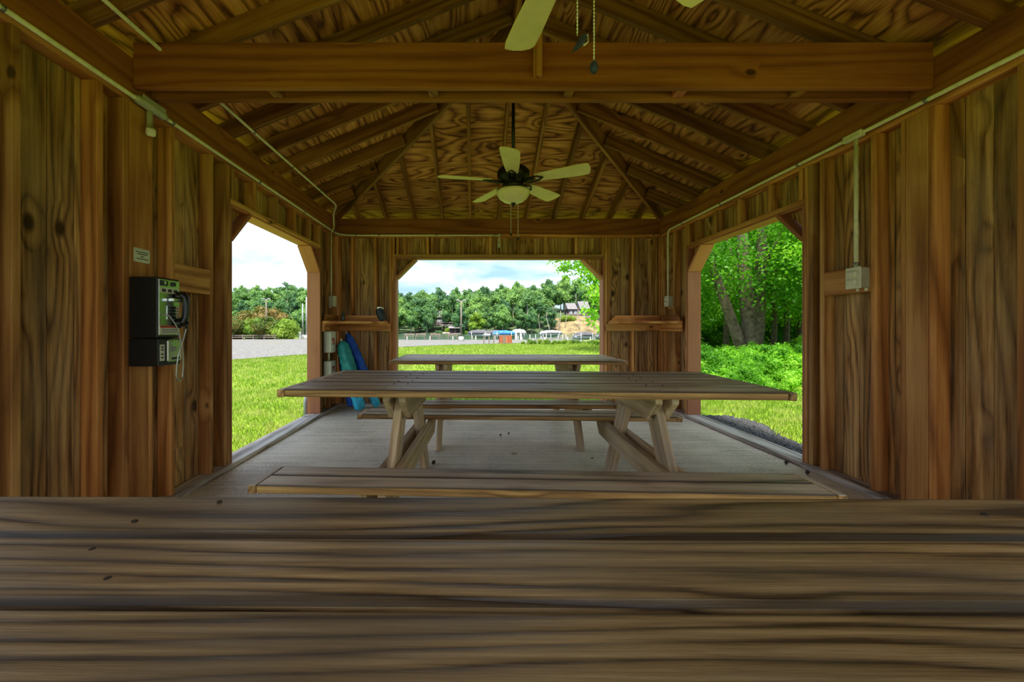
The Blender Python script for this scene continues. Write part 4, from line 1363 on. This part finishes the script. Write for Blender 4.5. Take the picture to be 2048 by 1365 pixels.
# shrubs at the gravel lot seen through the left doorway
bush1 = leaves('bush_crown', crown_blobs(51, 2.2, 0.5, 2.7, 14, 0.8, 1.2), 3200, 0.26, M_LEAFBRIGHT, 51)
bush2 = leaves('bush_crown', crown_blobs(52, 2.2, 0.5, 2.9, 14, 0.8, 1.2), 3200, 0.26, M_LEAFRED, 52)
for i, (x, y, c, s, lab) in enumerate(((-32.5, 50.5, bush1, 0.95, 'rounded green bush farthest left beyond the gravel lot'), (-30.2, 49.8, bush2, 0.85, 'red-tipped bush beyond the gravel lot, left of the taller one'),
                                       (-28.6, 53.5, bush2, 1.25, 'tallest red-tinted bush behind the row by the lot'), (-27.2, 50.4, bush1, 0.85, 'green bush between the red bush and the lamp pole'),
                                       (-25.9, 50.2, bush2, 0.85, 'red-flecked bush behind the lamp pole'), (-24.1, 50.4, bush1, 0.82, 'bright yellow-green bush at the right end of the row'))):
    place_tree('bush', c, None, (x, y, gz(x, y) - 0.15), i * 1.3, (s, s), lab, 'bushes along the gravel lot', 'bush')

# woods outside the right opening
near_crowns = [leaves('wood_crown', crown_blobs(60 + s, 2.7, 1.7, 8.0, 34, 0.7, 1.25), 13500, 0.12, M_LEAFNEAR, 60 + s, droop=0.5, core=0.0, spread=0.75) for s in range(3)]
near_trunk = trunk_mesh('wood_trunk', [([(0, 0, -0.3), (0.02, 0.05, 1.2), (-0.06, 0, 3.0), (0.05, 0.1, 7.0)], [0.14, 0.115, 0.10, 0.05]),
                                       ([(-0.05, 0, 2.6), (0.7, 0.3, 4.2)], [0.05, 0.02]), ([(-0.05, 0, 3.2), (-0.8, -0.2, 4.8)], [0.05, 0.02])], M_BARK)
big_trunk = trunk_mesh('big_trunk', [([(0.05, 0, -0.4), (0, 0, 0.3), (-0.1, 0.05, 2.0), (-0.25, 0.1, 4.0), (-0.3, 0.0, 8.0)], [0.34, 0.26, 0.22, 0.19, 0.08]),
                                     ([(0.05, 0, -0.3), (0.22, -0.05, 1.2), (0.35, 0.0, 4.0), (0.55, 0.1, 7.0)], [0.24, 0.18, 0.15, 0.06]),
                                     ([(-0.1, 0, -0.3), (-0.55, 0, 1.0), (-1.2, 0.1, 3.0), (-1.6, 0.2, 5.0)], [0.2, 0.17, 0.13, 0.06]),
                                     ([(-0.15, 0, 2.3), (-0.7, 0.3, 4.2)], [0.07, 0.03]), ([(0.3, 0, 2.8), (1.0, -0.3, 4.6)], [0.07, 0.03])], M_BARK, 10)
place_tree('woodland_tree', near_crowns[0], big_trunk, (9.6, 13.9, gz(9.6, 13.9)), 0.0, (1.05, 1.05), 'thick tree with three dark trunks outside the right opening', 'woodland trees beyond the right opening')
spots = [(12.9, 17.3, 0.9), (14.3, 18.4, 1.0), (15.3, 18.9, 1.0), (13.6, 16.0, 0.85), (16.6, 18.6, 1.05), (17.8, 19.8, 1.0), (11.3, 18.0, 1.0), (8.9, 18.0, 1.0), (11.2, 11.0, 0.9), (13.2, 13.0, 0.95),
         (7.4, 15.8, 0.85), (10.6, 22.0, 1.2), (14.8, 23.0, 1.2), (19.0, 24.0, 1.25), (20.5, 20.0, 1.1), (8.6, 21.5, 1.1), (16.0, 14.4, 1.0), (11.6, 9.2, 0.85), (14.0, 9.8, 0.95), (18.5, 28.0, 1.3), (13.0, 28.0, 1.3), (23.0, 26.0, 1.3),
         (13.4, 4.0, 0.9), (14.2, -1.0, 0.9)]
rnd = random.Random(5)
for i, (x, y, s) in enumerate(spots):
    place_tree('woodland_tree', near_crowns[i % 3], near_trunk, (x, y, gz(x, y)), rnd.uniform(0, 6.28), (s, s * rnd.uniform(0.92, 1.08)),
               'slim leafy tree in the dense woods outside the right opening', 'woodland trees beyond the right opening')
under = [leaves('undergrowth_leaves', crown_blobs(80 + s, 0.75, 0.15, 1.0, 9, 0.25, 0.45), 1700, 0.085, M_LEAFNEAR, 80 + s, droop=0.2, core=0.5, spread=0.6) for s in range(3)]
spots = []
for y, n in ((7.7, 7), (8.4, 8), (9.2, 9), (10.2, 9), (11.4, 9), (12.8, 8), (14.5, 8)):
    for i in range(n):
        u = (i + 0.5 + rnd.uniform(-0.4, 0.4)) / n
        spots.append((y * (0.50 + 0.42 * u), y + rnd.uniform(-0.4, 0.4)))
for y, n in ((20.0, 10), (22.5, 10)):
    for i in range(n):
        spots.append((y * (0.48 + 0.46 * (i + 0.5 + rnd.uniform(-0.4, 0.4)) / n), y + rnd.uniform(-0.5, 0.5)))
for i in range(12):
    spots.append((5.6 + rnd.uniform(0, 2.5), 3.0 + i * 0.36))
for i, (x, y) in enumerate(spots):
    s = rnd.uniform(0.6, 1.0) * (0.60 if y < 8.2 else 0.72 if y < 10 else 0.66 if y < 15.5 else 2.0)
    place_tree('undergrowth_bush', under[i % 3], None, (x, y, gz(x, y) - 0.06), rnd.uniform(0, 6.28), (s, s), 'leafy green bush in the undergrowth at the edge of the woods', 'undergrowth bushes', 'bush')

# tree reaching over the top right corner of the lake opening
ob = [(-2.1, 0, 3.75, 0.45), (-1.75, 0.2, 3.35, 0.40), (-1.5, -0.2, 3.9, 0.55), (-1.15, 0.1, 3.3, 0.42), (-0.95, 0, 3.75, 0.5), (-0.8, 0.3, 2.95, 0.42), (-0.75, 0, 2.35, 0.5), (-0.85, 0.2, 1.75, 0.42),
      (-0.3, 0.2, 3.4, 0.8), (-0.1, 0, 2.6, 0.7), (0.4, 0, 4.2, 1.1), (0.9, 0.2, 3.2, 1.0), (0.2, 0, 5.4, 1.3), (1.2, 0.3, 5.0, 1.2), (-0.9, 0.2, 4.8, 0.9), (-1.7, 0.1, 4.7, 0.7), (0.7, 0, 6.4, 1.0), (-0.55, 0, 1.2, 0.35)]
oc = leaves('overhang_crown', ob, 6500, 0.15, M_LEAFNEAR, 91, droop=0.8, core=0.0, spread=0.8)
ot = trunk_mesh('overhang_trunk', [([(0.9, 0, -0.3), (0.85, 0, 2.0), (0.6, 0.1, 5.0)], [0.2, 0.16, 0.07]), ([(0.8, 0, 2.6), (-0.4, 0.1, 3.6), (-2.1, 0, 3.8)], [0.07, 0.035, 0.01]), ([(0.85, 0, 1.8), (-0.2, 0.1, 2.5), (-0.8, 0.1, 2.3)], [0.05, 0.025, 0.01])], M_BARK)
place_tree('overhanging_tree', oc, ot, (5.0, 14.0, gz(5, 14)), 0, (1, 1), 'leafy tree hanging into the top right of the lake opening')

# low planting at the lawn edge
low = [leaves('low_leaves', crown_blobs(95 + s, 0.55, 0.05, 0.42, 8, 0.16, 0.26), 800, 0.10, M_LEAFBRIGHT, 95 + s, core=0.5, spread=0.6) for s in range(2)]
for i in range(15):
    x = 4.0 + i * 0.46 + rnd.uniform(-0.1, 0.1); y = 32.6 - i * 0.12 + rnd.uniform(-0.2, 0.2)
    s = rnd.uniform(0.45, 0.8)
    place_tree('border_plant', low[i % 2], None, (x, y, gz(x, y)), rnd.uniform(0, 6), (s, s), 'low yellow-green plant in the border along the docks', 'border plants', 'plant')

# ------------------------------------------------------------------ grass blades


def grass(name, regions, seed, label, parentless=True):
    rg = np.random.default_rng(seed)
    Vs, Fs, base = [], [], 0
    for (x0, x1, y0, y1, dens, h, w, test) in regions:
        n = int((x1 - x0) * (y1 - y0) * dens)
        x = x0 + (x1 - x0) * rg.random(n); y = y0 + (y1 - y0) * rg.random(n)
        k = test(x, y); x, y = x[k], y[k]; n = len(x)
        z = -0.07 - 0.006 * np.maximum(0, y - 2) + np.where(x > 6, 0.05 * np.minimum(x - 6, 8), 0.0)
        a = rg.random(n) * 2 * np.pi; la = rg.random(n) * 2 * np.pi
        hh = h * (0.55 + 0.75 * rg.random(n)); lean = hh * (0.25 + 0.75 * rg.random(n))
        dx, dy = np.cos(a) * w / 2, np.sin(a) * w / 2
        b0 = np.stack([x - dx, y - dy, z - 0.01], 1); b1 = np.stack([x + dx, y + dy, z - 0.01], 1)
        mx_, my_ = x + np.cos(la) * lean * 0.35, y + np.sin(la) * lean * 0.35
        m0 = np.stack([mx_ - dx * .8, my_ - dy * .8, z + hh * 0.6], 1); m1 = np.stack([mx_ + dx * .8, my_ + dy * .8, z + hh * 0.6], 1)
        t = np.stack([x + np.cos(la) * lean, y + np.sin(la) * lean, z + hh], 1)
        V = np.stack([b0, b1, m1, m0, t], 1).reshape(-1, 3)
        i = np.arange(n)[:, None] * 5 + base
        Fs.append(np.concatenate([i + np.array([[0, 1, 2]]), i + np.array([[0, 2, 3]]), i + np.array([[3, 2, 4]])]))
        Vs.append(V); base += 5 * n
    me = np_mesh(name, np.concatenate(Vs), np.concatenate(Fs))
    me.materials.append(M_BLADEGR)
    o = link(name, me)
    return tag(o, label, 'grass', kind='stuff')


ex_ = np.array([p[0] for p in edge]); ey_ = np.array([p[1] for p in edge])


def not_lot(x, y):
    return y < np.interp(x, ex_, ey_) + 0.15 * np.sin(x * 5 + y * 3)


outside = lambda x, y: (x < XL - 0.2) | (x > XR + 0.80 + 0.12 * np.sin(y * 4)) | (y > YB + 0.2)
grass('grass', [(-7.0, -2.15, 3.2, 8.0, 1500, 0.060, 0.007, lambda x, y: outside(x, y)),
                (-9.5, -2.1, 8.0, 19.0, 420, 0.075, 0.013, not_lot),
                (2.9, 7.0, 3.2, 9.0, 1500, 0.065, 0.007, lambda x, y: outside(x, y) & (x < 7.0) & (y < 7.8)),
                (-2.1, 2.9, 5.95, 10, 500, 0.06, 0.008, lambda x, y: x > -99),
                (-4.5, 5.0, 10, 20, 220, 0.075, 0.014, not_lot), (-6, 8.5, 20, 35, 120, 0.08, 0.022, not_lot)], 3,
      'short mown green grass blades covering the lawn')

# dark gravel drip strip outside the right doorway
rg = np.random.default_rng(8)
ico = bmesh.new(); bmesh.ops.create_icosphere(ico, subdivisions=1, radius=1.0)
iv = np.array([v.co[:] for v in ico.verts]); itf = np.array([[v.index for v in f.verts] for f in ico.faces]); ico.free()
n = 9000
sx = XR + 0.18 + 0.80 * rg.random(n); sy = 2.4 + 3.1 * rg.random(n)
keep = sx < XR + 0.74 + 0.10 * np.sin(sy * 4) + 0.1 * rg.random(n)
sx, sy = sx[keep], sy[keep]; n = len(sx)
sr = 0.010 + 0.012 * rg.random(n)
V = (iv[None] * (sr[:, None, None] * (0.75 + 0.5 * rg.random((n, len(iv), 1))) * np.array([1, 1, 0.7])) + np.stack([sx, sy, -0.082 + 0.014 * rg.random(n)], 1)[:, None]).reshape(-1, 3)
F = (itf[None] + (np.arange(n) * len(iv))[:, None, None]).reshape(-1, 3)
me = np_mesh('gravel', V, F); me.materials.append(M_STONE)
tag(link('gravel', me), 'dark gravel strip along the right threshold outside', 'gravel', kind='stuff')

# ------------------------------------------------------------------ lakeside things
bx, by = 2.58, 34.0
bz = gz(bx, by) + 0.02
binr = empty('bin_enclosure', (bx, by, bz), 0.12, 'red-brown slatted bin enclosure at the lawn edge by the docks', 'bin')
for i in range(10):
    x = -0.45 + i * 0.1
    abox('slat', x - 0.042, x + 0.042, -0.36, -0.335, 0.06, 0.64, M_REDBIN if i not in (2, 3, 4) else M_POLE, binr, 'z')
    abox('slat', x - 0.042, x + 0.042, 0.335, 0.36, 0.06, 0.64, M_REDBIN, binr, 'z')
for i in range(7):
    y = -0.3 + i * 0.1
    for s in (-0.5, 0.475):
        abox('slat', s, s + 0.025, y - 0.042, y + 0.042, 0.06, 0.64, M_REDBIN, binr, 'z')
abox('base', -0.58, 0.58, -0.42, 0.42, 0.0, 0.06, M_POLE, binr, 'x')
abox('top_rail', -0.51, 0.51, -0.37, -0.33, 0.64, 0.68, M_REDBIN, binr, 'x')
for i, (x, lab) in enumerate(((0.76, 'leftmost of the three wooden posts beside the bin enclosure'), (1.19, 'middle one of the three wooden posts beside the bin enclosure'), (1.58, 'wooden post standing closest to the bin enclosure'))):
    z = gz(x, 33.8)
    r = empty('post', (x, 33.8, z), 0, lab, 'post', 'posts by the bin')
    abox('shaft', -0.05, 0.05, -0.05, 0.05, -0.1, 0.60, M_POLE, r, 'z', 0.01)
    abox('cap', -0.055, 0.055, -0.055, 0.055, 0.60, 0.63, M_POLE, r, 'x', 0.01)


def light_pole(x, y, h, label, arms=True, mat=M_POLE):
    z = gz(x, y)
    r = empty('light_pole', (x, y, z), 0, label, 'light pole', 'light poles')
    lathe('footing', [(0.28, -0.2), (0.28, 0.45), (0.22, 0.5)], M_CONC, r, 16)
    tube('pole', [(0, 0, 0.4), (0, 0, h)], [0.10, 0.07], mat, r, 10)
    if arms:
        abox('crossarm', -0.35, 0.35, -0.04, 0.04, h - 0.06, h + 0.02, M_METAL, r, 'x')
        for s in (-0.34, 0.34):
            abox('lamp_head', s - 0.16, s + 0.16, -0.12, 0.12, h + 0.02, h + 0.13, M_METAL, r, 'x', 0.02)
    return r


light_pole(-1.42, 41.0, 4.15, 'tall wooden light pole with twin lamp heads by the lake')
light_pole(-26.1, 50.0, 5.0, 'light pole on a white footing in front of the bushes', True)
light_pole(-22.4, 52.0, 4.6, 'light pole standing right of the bushes by the water', False, M_METAL)
light_pole(-21.2, 50.3, 5.3, 'light pole closest to the left door jamb', False, M_METAL)
r = empty('utility_post', (-22.1, 50.5, gz(-22.1, 50.5)), 0, 'short white utility post between the light poles', 'post')
abox('shaft', -0.12, 0.12, -0.12, 0.12, 0, 0.85, M_WHITE, r, 'z', 0.02)
abox('cap', -0.14, 0.14, -0.14, 0.14, 0.85, 0.92, M_WHITE, r, 'x', 0.02)

# rail fence by the bushes
fr = empty('rail_fence', (-30, 48.6, gz(-30, 48.6)), 0, 'low wooden rail fence in front of the bushes', 'fence')
for i in range(8):
    abox('post', -3.4 + i * 1.3 - 0.06, -3.4 + i * 1.3 + 0.06, -0.06, 0.06, -0.1, 0.62, M_POLE, fr, 'z')
for z in (0.28, 0.5):
    abox('rail', -3.5, 5.9, -0.09, -0.061, z - 0.05, z + 0.05, M_POLE, fr, 'x')

# shoreline benches
for i, (x, lab) in enumerate(((-7.6, 'dark lakeside bench farthest left above the water'), (-6.3, 'dark lakeside bench second from the left by the water'), (-4.6, 'lakeside bench third from the left, near the pole'), (-2.6, 'lakeside bench just left of the tall pole'))):
    y = 46.3
    r = empty('lakeside_bench', (x, y, gz(x, y) + 0.02), 0, lab, 'bench', 'lakeside benches')
    abox('seat', -0.6, 0.6, -0.18, 0.18, 0.40, 0.45, M_POLE, r, 'x')
    abox('backrest', -0.6, 0.6, 0.18, 0.22, 0.55, 0.75, M_POLE, r, 'x')
    for s in (-0.5, 0.5):
        abox('leg', s - 0.04, s + 0.04, -0.16, -0.08, 0, 0.40, M_POLE, r, 'z')
        abox('leg', s - 0.04, s + 0.04, 0.18, 0.26, 0, 0.75, M_POLE, r, 'z')


def dock(x0, x1, y0, y1, z, label, along='x', step=2.6):
    r = empty('dock', ((x0 + x1) / 2, (y0 + y1) / 2, -1.25), 0, label, 'dock', 'docks')
    cx, cy = (x0 + x1) / 2, (y0 + y1) / 2
    hx, hy = (x1 - x0) / 2, (y1 - y0) / 2
    h = z + 1.25
    abox('frame', -hx + 0.05, hx - 0.05, -hy + 0.05, hy - 0.05, h - 0.22, h - 0.03, M_DOCK, r, along)
    if along == 'x':
        n = int((x1 - x0) / 0.5)
        for i in range(n):
            a = -hx + i * (2 * hx / n)
            abox('deck_plank', a + 0.01, a + 2 * hx / n - 0.01, -hy, hy, h - 0.03, h, M_DOCK, r, 'y', 0.0)
    else:
        n = int((y1 - y0) / 0.5)
        for i in range(n):
            a = -hy + i * (2 * hy / n)
            abox('deck_plank', -hx, hx, a + 0.01, a + 2 * hy / n - 0.01, h - 0.03, h, M_DOCK, r, 'x', 0.0)
    m = max(2, int(((x1 - x0) if along == 'x' else (y1 - y0)) / step))
    for i in range(m + 1):
        u = -1 + 2 * i / m
        px, py = (u * (hx - 0.1), -hy - 0.08) if along == 'x' else (-hx - 0.08, u * (hy - 0.1))
        tube('pile', [(px, py, -0.6), (px, py, h + 0.65)], 0.08, M_DOCK, r, 8)
    return r


dock(-9.0, 0.2, 52.5, 54.0, -0.62, 'long low grey dock running left of the covered boats')
dock(-0.5, 9.5, 57.0, 58.4, -0.72, 'grey dock in front of the blue covered boat')
dock(6.0, 21.0, 52.0, 53.5, -0.75, 'grey dock in front of the dark covered pontoon boats')
dock(9.5, 24.0, 70.0, 71.6, -0.80, 'farther grey dock reaching out past the white boat')


def boat(x, y, L, rz, cover, label, z=-0.85, lift=True, hump=0.75, hm=M_HULL):
    r = empty('boat', (x, y, z), rz, label, 'boat', 'covered boats at the docks')
    # hull loft
    V, F = [], []
    secs = 9
    for i in range(secs):
        u = i / (secs - 1)
        X = -L / 2 + L * u
        bwid = 1.1 * (1 - max(0, u - 0.55) ** 2 / 0.21 * 0.9)
        ring = [(-bwid, 0.85 + 0.12 * u), (-bwid * 0.92, 0.35 + 0.2 * u), (0, 0.0 + 0.45 * u ** 3), (bwid * 0.92, 0.35 + 0.2 * u), (bwid, 0.85 + 0.12 * u)]
        for yy, zz in ring: V.append((X, yy, zz))
    for i in range(secs - 1):
        for k in range(5):
            a = i * 5 + k; b = i * 5 + (k + 1) % 5
            F.append((a, a + 5, b + 5, b))
    F.append((0, 1, 2, 3, 4)); F.append(tuple((secs - 1) * 5 + k for k in reversed(range(5))))
    pyd('hull', V, F, hm, r, None, True)
    # canvas cover
    V, F = [], []
    nn, mm = 14, 12
    for i in range(nn + 1):
        u = i / nn
        X = (-L / 2 - 0.1) + (L + 0.15) * u
        e = math.sin(math.pi * min(1, max(0, u))) ** 0.35
        for k in range(mm + 1):
            a = math.pi * k / mm
            V.append((X, -1.2 * math.cos(a) * max(e, 0.15), 0.80 + hump * e * math.sin(a) ** 0.7 * (1 + 0.05 * math.sin(u * 25))))
    for i in range(nn):
        for k in range(mm):
            a = i * (mm + 1) + k
            F.append((a, a + 1, a + mm + 2, a + mm + 1))
    base = [i * (mm + 1) for i in range(nn + 1)] + [i * (mm + 1) + mm for i in reversed(range(nn + 1))]
    F.append(tuple(base)); F.append(tuple(k for k in reversed(range(mm + 1)))); F.append(tuple(nn * (mm + 1) + k for k in range(mm + 1)))
    pyd('canvas_cover', V, F, cover, r, None, True)
    pyd('rub_rail', *tube_data([(-L / 2, -1.12, 0.78), (L * 0.1, -1.12, 0.82), (L / 2, -0.35, 0.92)], 0.05, 6), M_COVDARK, r, None, True)
    if lift:
        for sx_ in (-L * 0.3, L * 0.3):
            for sy_ in (-1.35, 1.35):
                tube('lift_post', [(sx_, sy_, -0.9), (sx_, sy_, 1.25)], 0.06, M_METAL, r, 8)
    return r


boat(0.8, 80, 4.6, R(175), M_COVDARK, 'boat under a dark grey cover left of the blue one', hump=0.9, z=-1.0)
boat(3.9, 82.5, 3.8, R(170), M_COVDARK, 'smaller dark covered boat touching the blue cover', hump=0.8, z=-1.0)
boat(5.7, 78, 4.6, R(-4), M_COVBLUE, 'boat under a bright blue canvas cover', hump=0.75, z=-1.0)
boat(9.2, 84, 3.2, R(0), M_COVGREY, 'boat under a pale grey canopy right of the blue cover', hump=1.0, z=-1.0)
boat(15.6, 82, 4.6, R(4), M_COVGREY, 'boat with a pale striped canopy below the clearing', hump=0.6, z=-0.85)
boat(16.9, 62, 3.0, R(3), M_COVDARK, 'pontoon boat under a black cover at the right end of the docks', hump=0.6, z=-0.95)
boat(20.6, 63, 2.9, R(-3), M_COVDARK, 'black covered boat cut off by the right edge of the lake opening', hump=0.6, z=-0.90)
for i in range(7):
    x = 10.0 + i * 1.25
    r = empty('mooring_post', (x, 66.0, -1.25), 0, 'pale mooring post between the docks', 'post', 'mooring posts')
    tube('shaft', [(0, 0, -0.4), (0, 0, 1.15)], 0.07, M_METAL, r, 8)
    lathe('cap', [(0.09, 1.15), (0.09, 1.2), (0.01, 1.28)], M_WHITE, r, 8)

# pedestal cabinet pair in front of the blue boat
for x, lab in ((6.05, 'white dock power pedestal, the left of the pair before the blue boat'), (6.75, 'white dock power pedestal, the right of the pair before the blue boat')):
    r = empty('dock_pedestal', (x, 59.0, -0.72), 0, lab, 'pedestal', 'dock pedestals')
    abox('body', -0.14, 0.14, -0.14, 0.14, 0, 1.05, M_WHITE, r, 'z', 0.02)
    abox('hood', -0.18, 0.18, -0.18, 0.18, 1.05, 1.15, M_WHITE, r, 'x', 0.03)

# far boathouse
bh = empty('boathouse', (-7.0, 143.2, -1.2), 0, 'small grey boathouse at the far waterline', 'boathouse')
abox('floor_deck', -2.2, 2.2, -1.6, 1.6, 0.0, 0.25, M_DOCK, bh, 'x')
for x in (-2.0, 0.0, 2.0):
    for y in (-1.4, 1.4):
        abox('post', x - 0.1, x + 0.1, y - 0.1, y + 0.1, 0.25, 2.0, M_HOUSE, bh, 'z')
abox('rear_wall', -2.0, 2.0, 1.3, 1.5, 0.25, 2.0, M_HOUSE, bh, 'z')
prism('gable_roof', [(-2.0, 2.0), (2.0, 2.0), (0, 2.8)], 4.8, M_ROOFGREY, Matrix(((0, 0, 1, -2.4), (1, 0, 0, 0), (0, 1, 0, 0), (0, 0, 0, 1))), bh)


def house(x, y, z, rz, label, w=7.0, d=6.0, deck=True, sc=1.0):
    r = empty('house', (x, y, z), rz, label, 'house', 'houses on the far hillside')
    abox('wall_block', -w / 2, w / 2, 0, d, 0, 3.0, M_HOUSE, r, 'z')
    prism('roof', [(-d * 0.62, 2.9), (d * 0.62, 2.9), (0.3, 5.6)], w * 0.48, M_ROOFGREY, Matrix(((0, 0, 1, -w / 2 - 0.4), (1, 0, 0, d / 2), (0, 1, 0, 0), (0, 0, 0, 1))), r)
    prism('roof', [(-d * 0.62, 2.9), (d * 0.62, 2.9), (0.3, 6.3)], w * 0.50, M_ROOFGREY, Matrix(((0, 0, 1, 0.3), (1, 0, 0, d / 2 - 0.5), (0, 1, 0, 0), (0, 0, 0, 1))), r)
    for i in range(4):
        a = -w / 2 + 0.6 + i * (w - 1.2) / 4
        f = abox('window', a, a + 1.0, -0.06, 0.0, 1.0, 2.3, M_WHITE, r, 'z')
        abox('window_pane', a + 0.1, a + 0.9, -0.09, -0.061, 1.1, 2.2, M_PANE, r, 'z')
    if deck:
        abox('deck', -w / 2 - 1.2, w / 2 + 1.0, -2.4, 0, -0.3, 0.0, M_DOCK, r, 'x')
        abox('deck_rail', -w / 2 - 1.2, w / 2 + 1.0, -2.4, -2.3, 0.75, 0.9, M_DOCK, r, 'x')
        for i in range(7):
            a = -w / 2 - 1.15 + i * (w + 2.1) / 6
            abox('deck_post', a - 0.08, a + 0.08, -2.38, -2.22, -2.4, 0.9, M_HOUSE, r, 'z')
    return r


house(42.5, 164, hz(42.5, 164) - 0.4, R(4), 'dark timber house with deck above the tan clearing', 8.6, 5.2)
house(-12.5, 158, 2.2, R(-6), 'house half hidden by trees above the sandy cove', 6.0, 5.0)
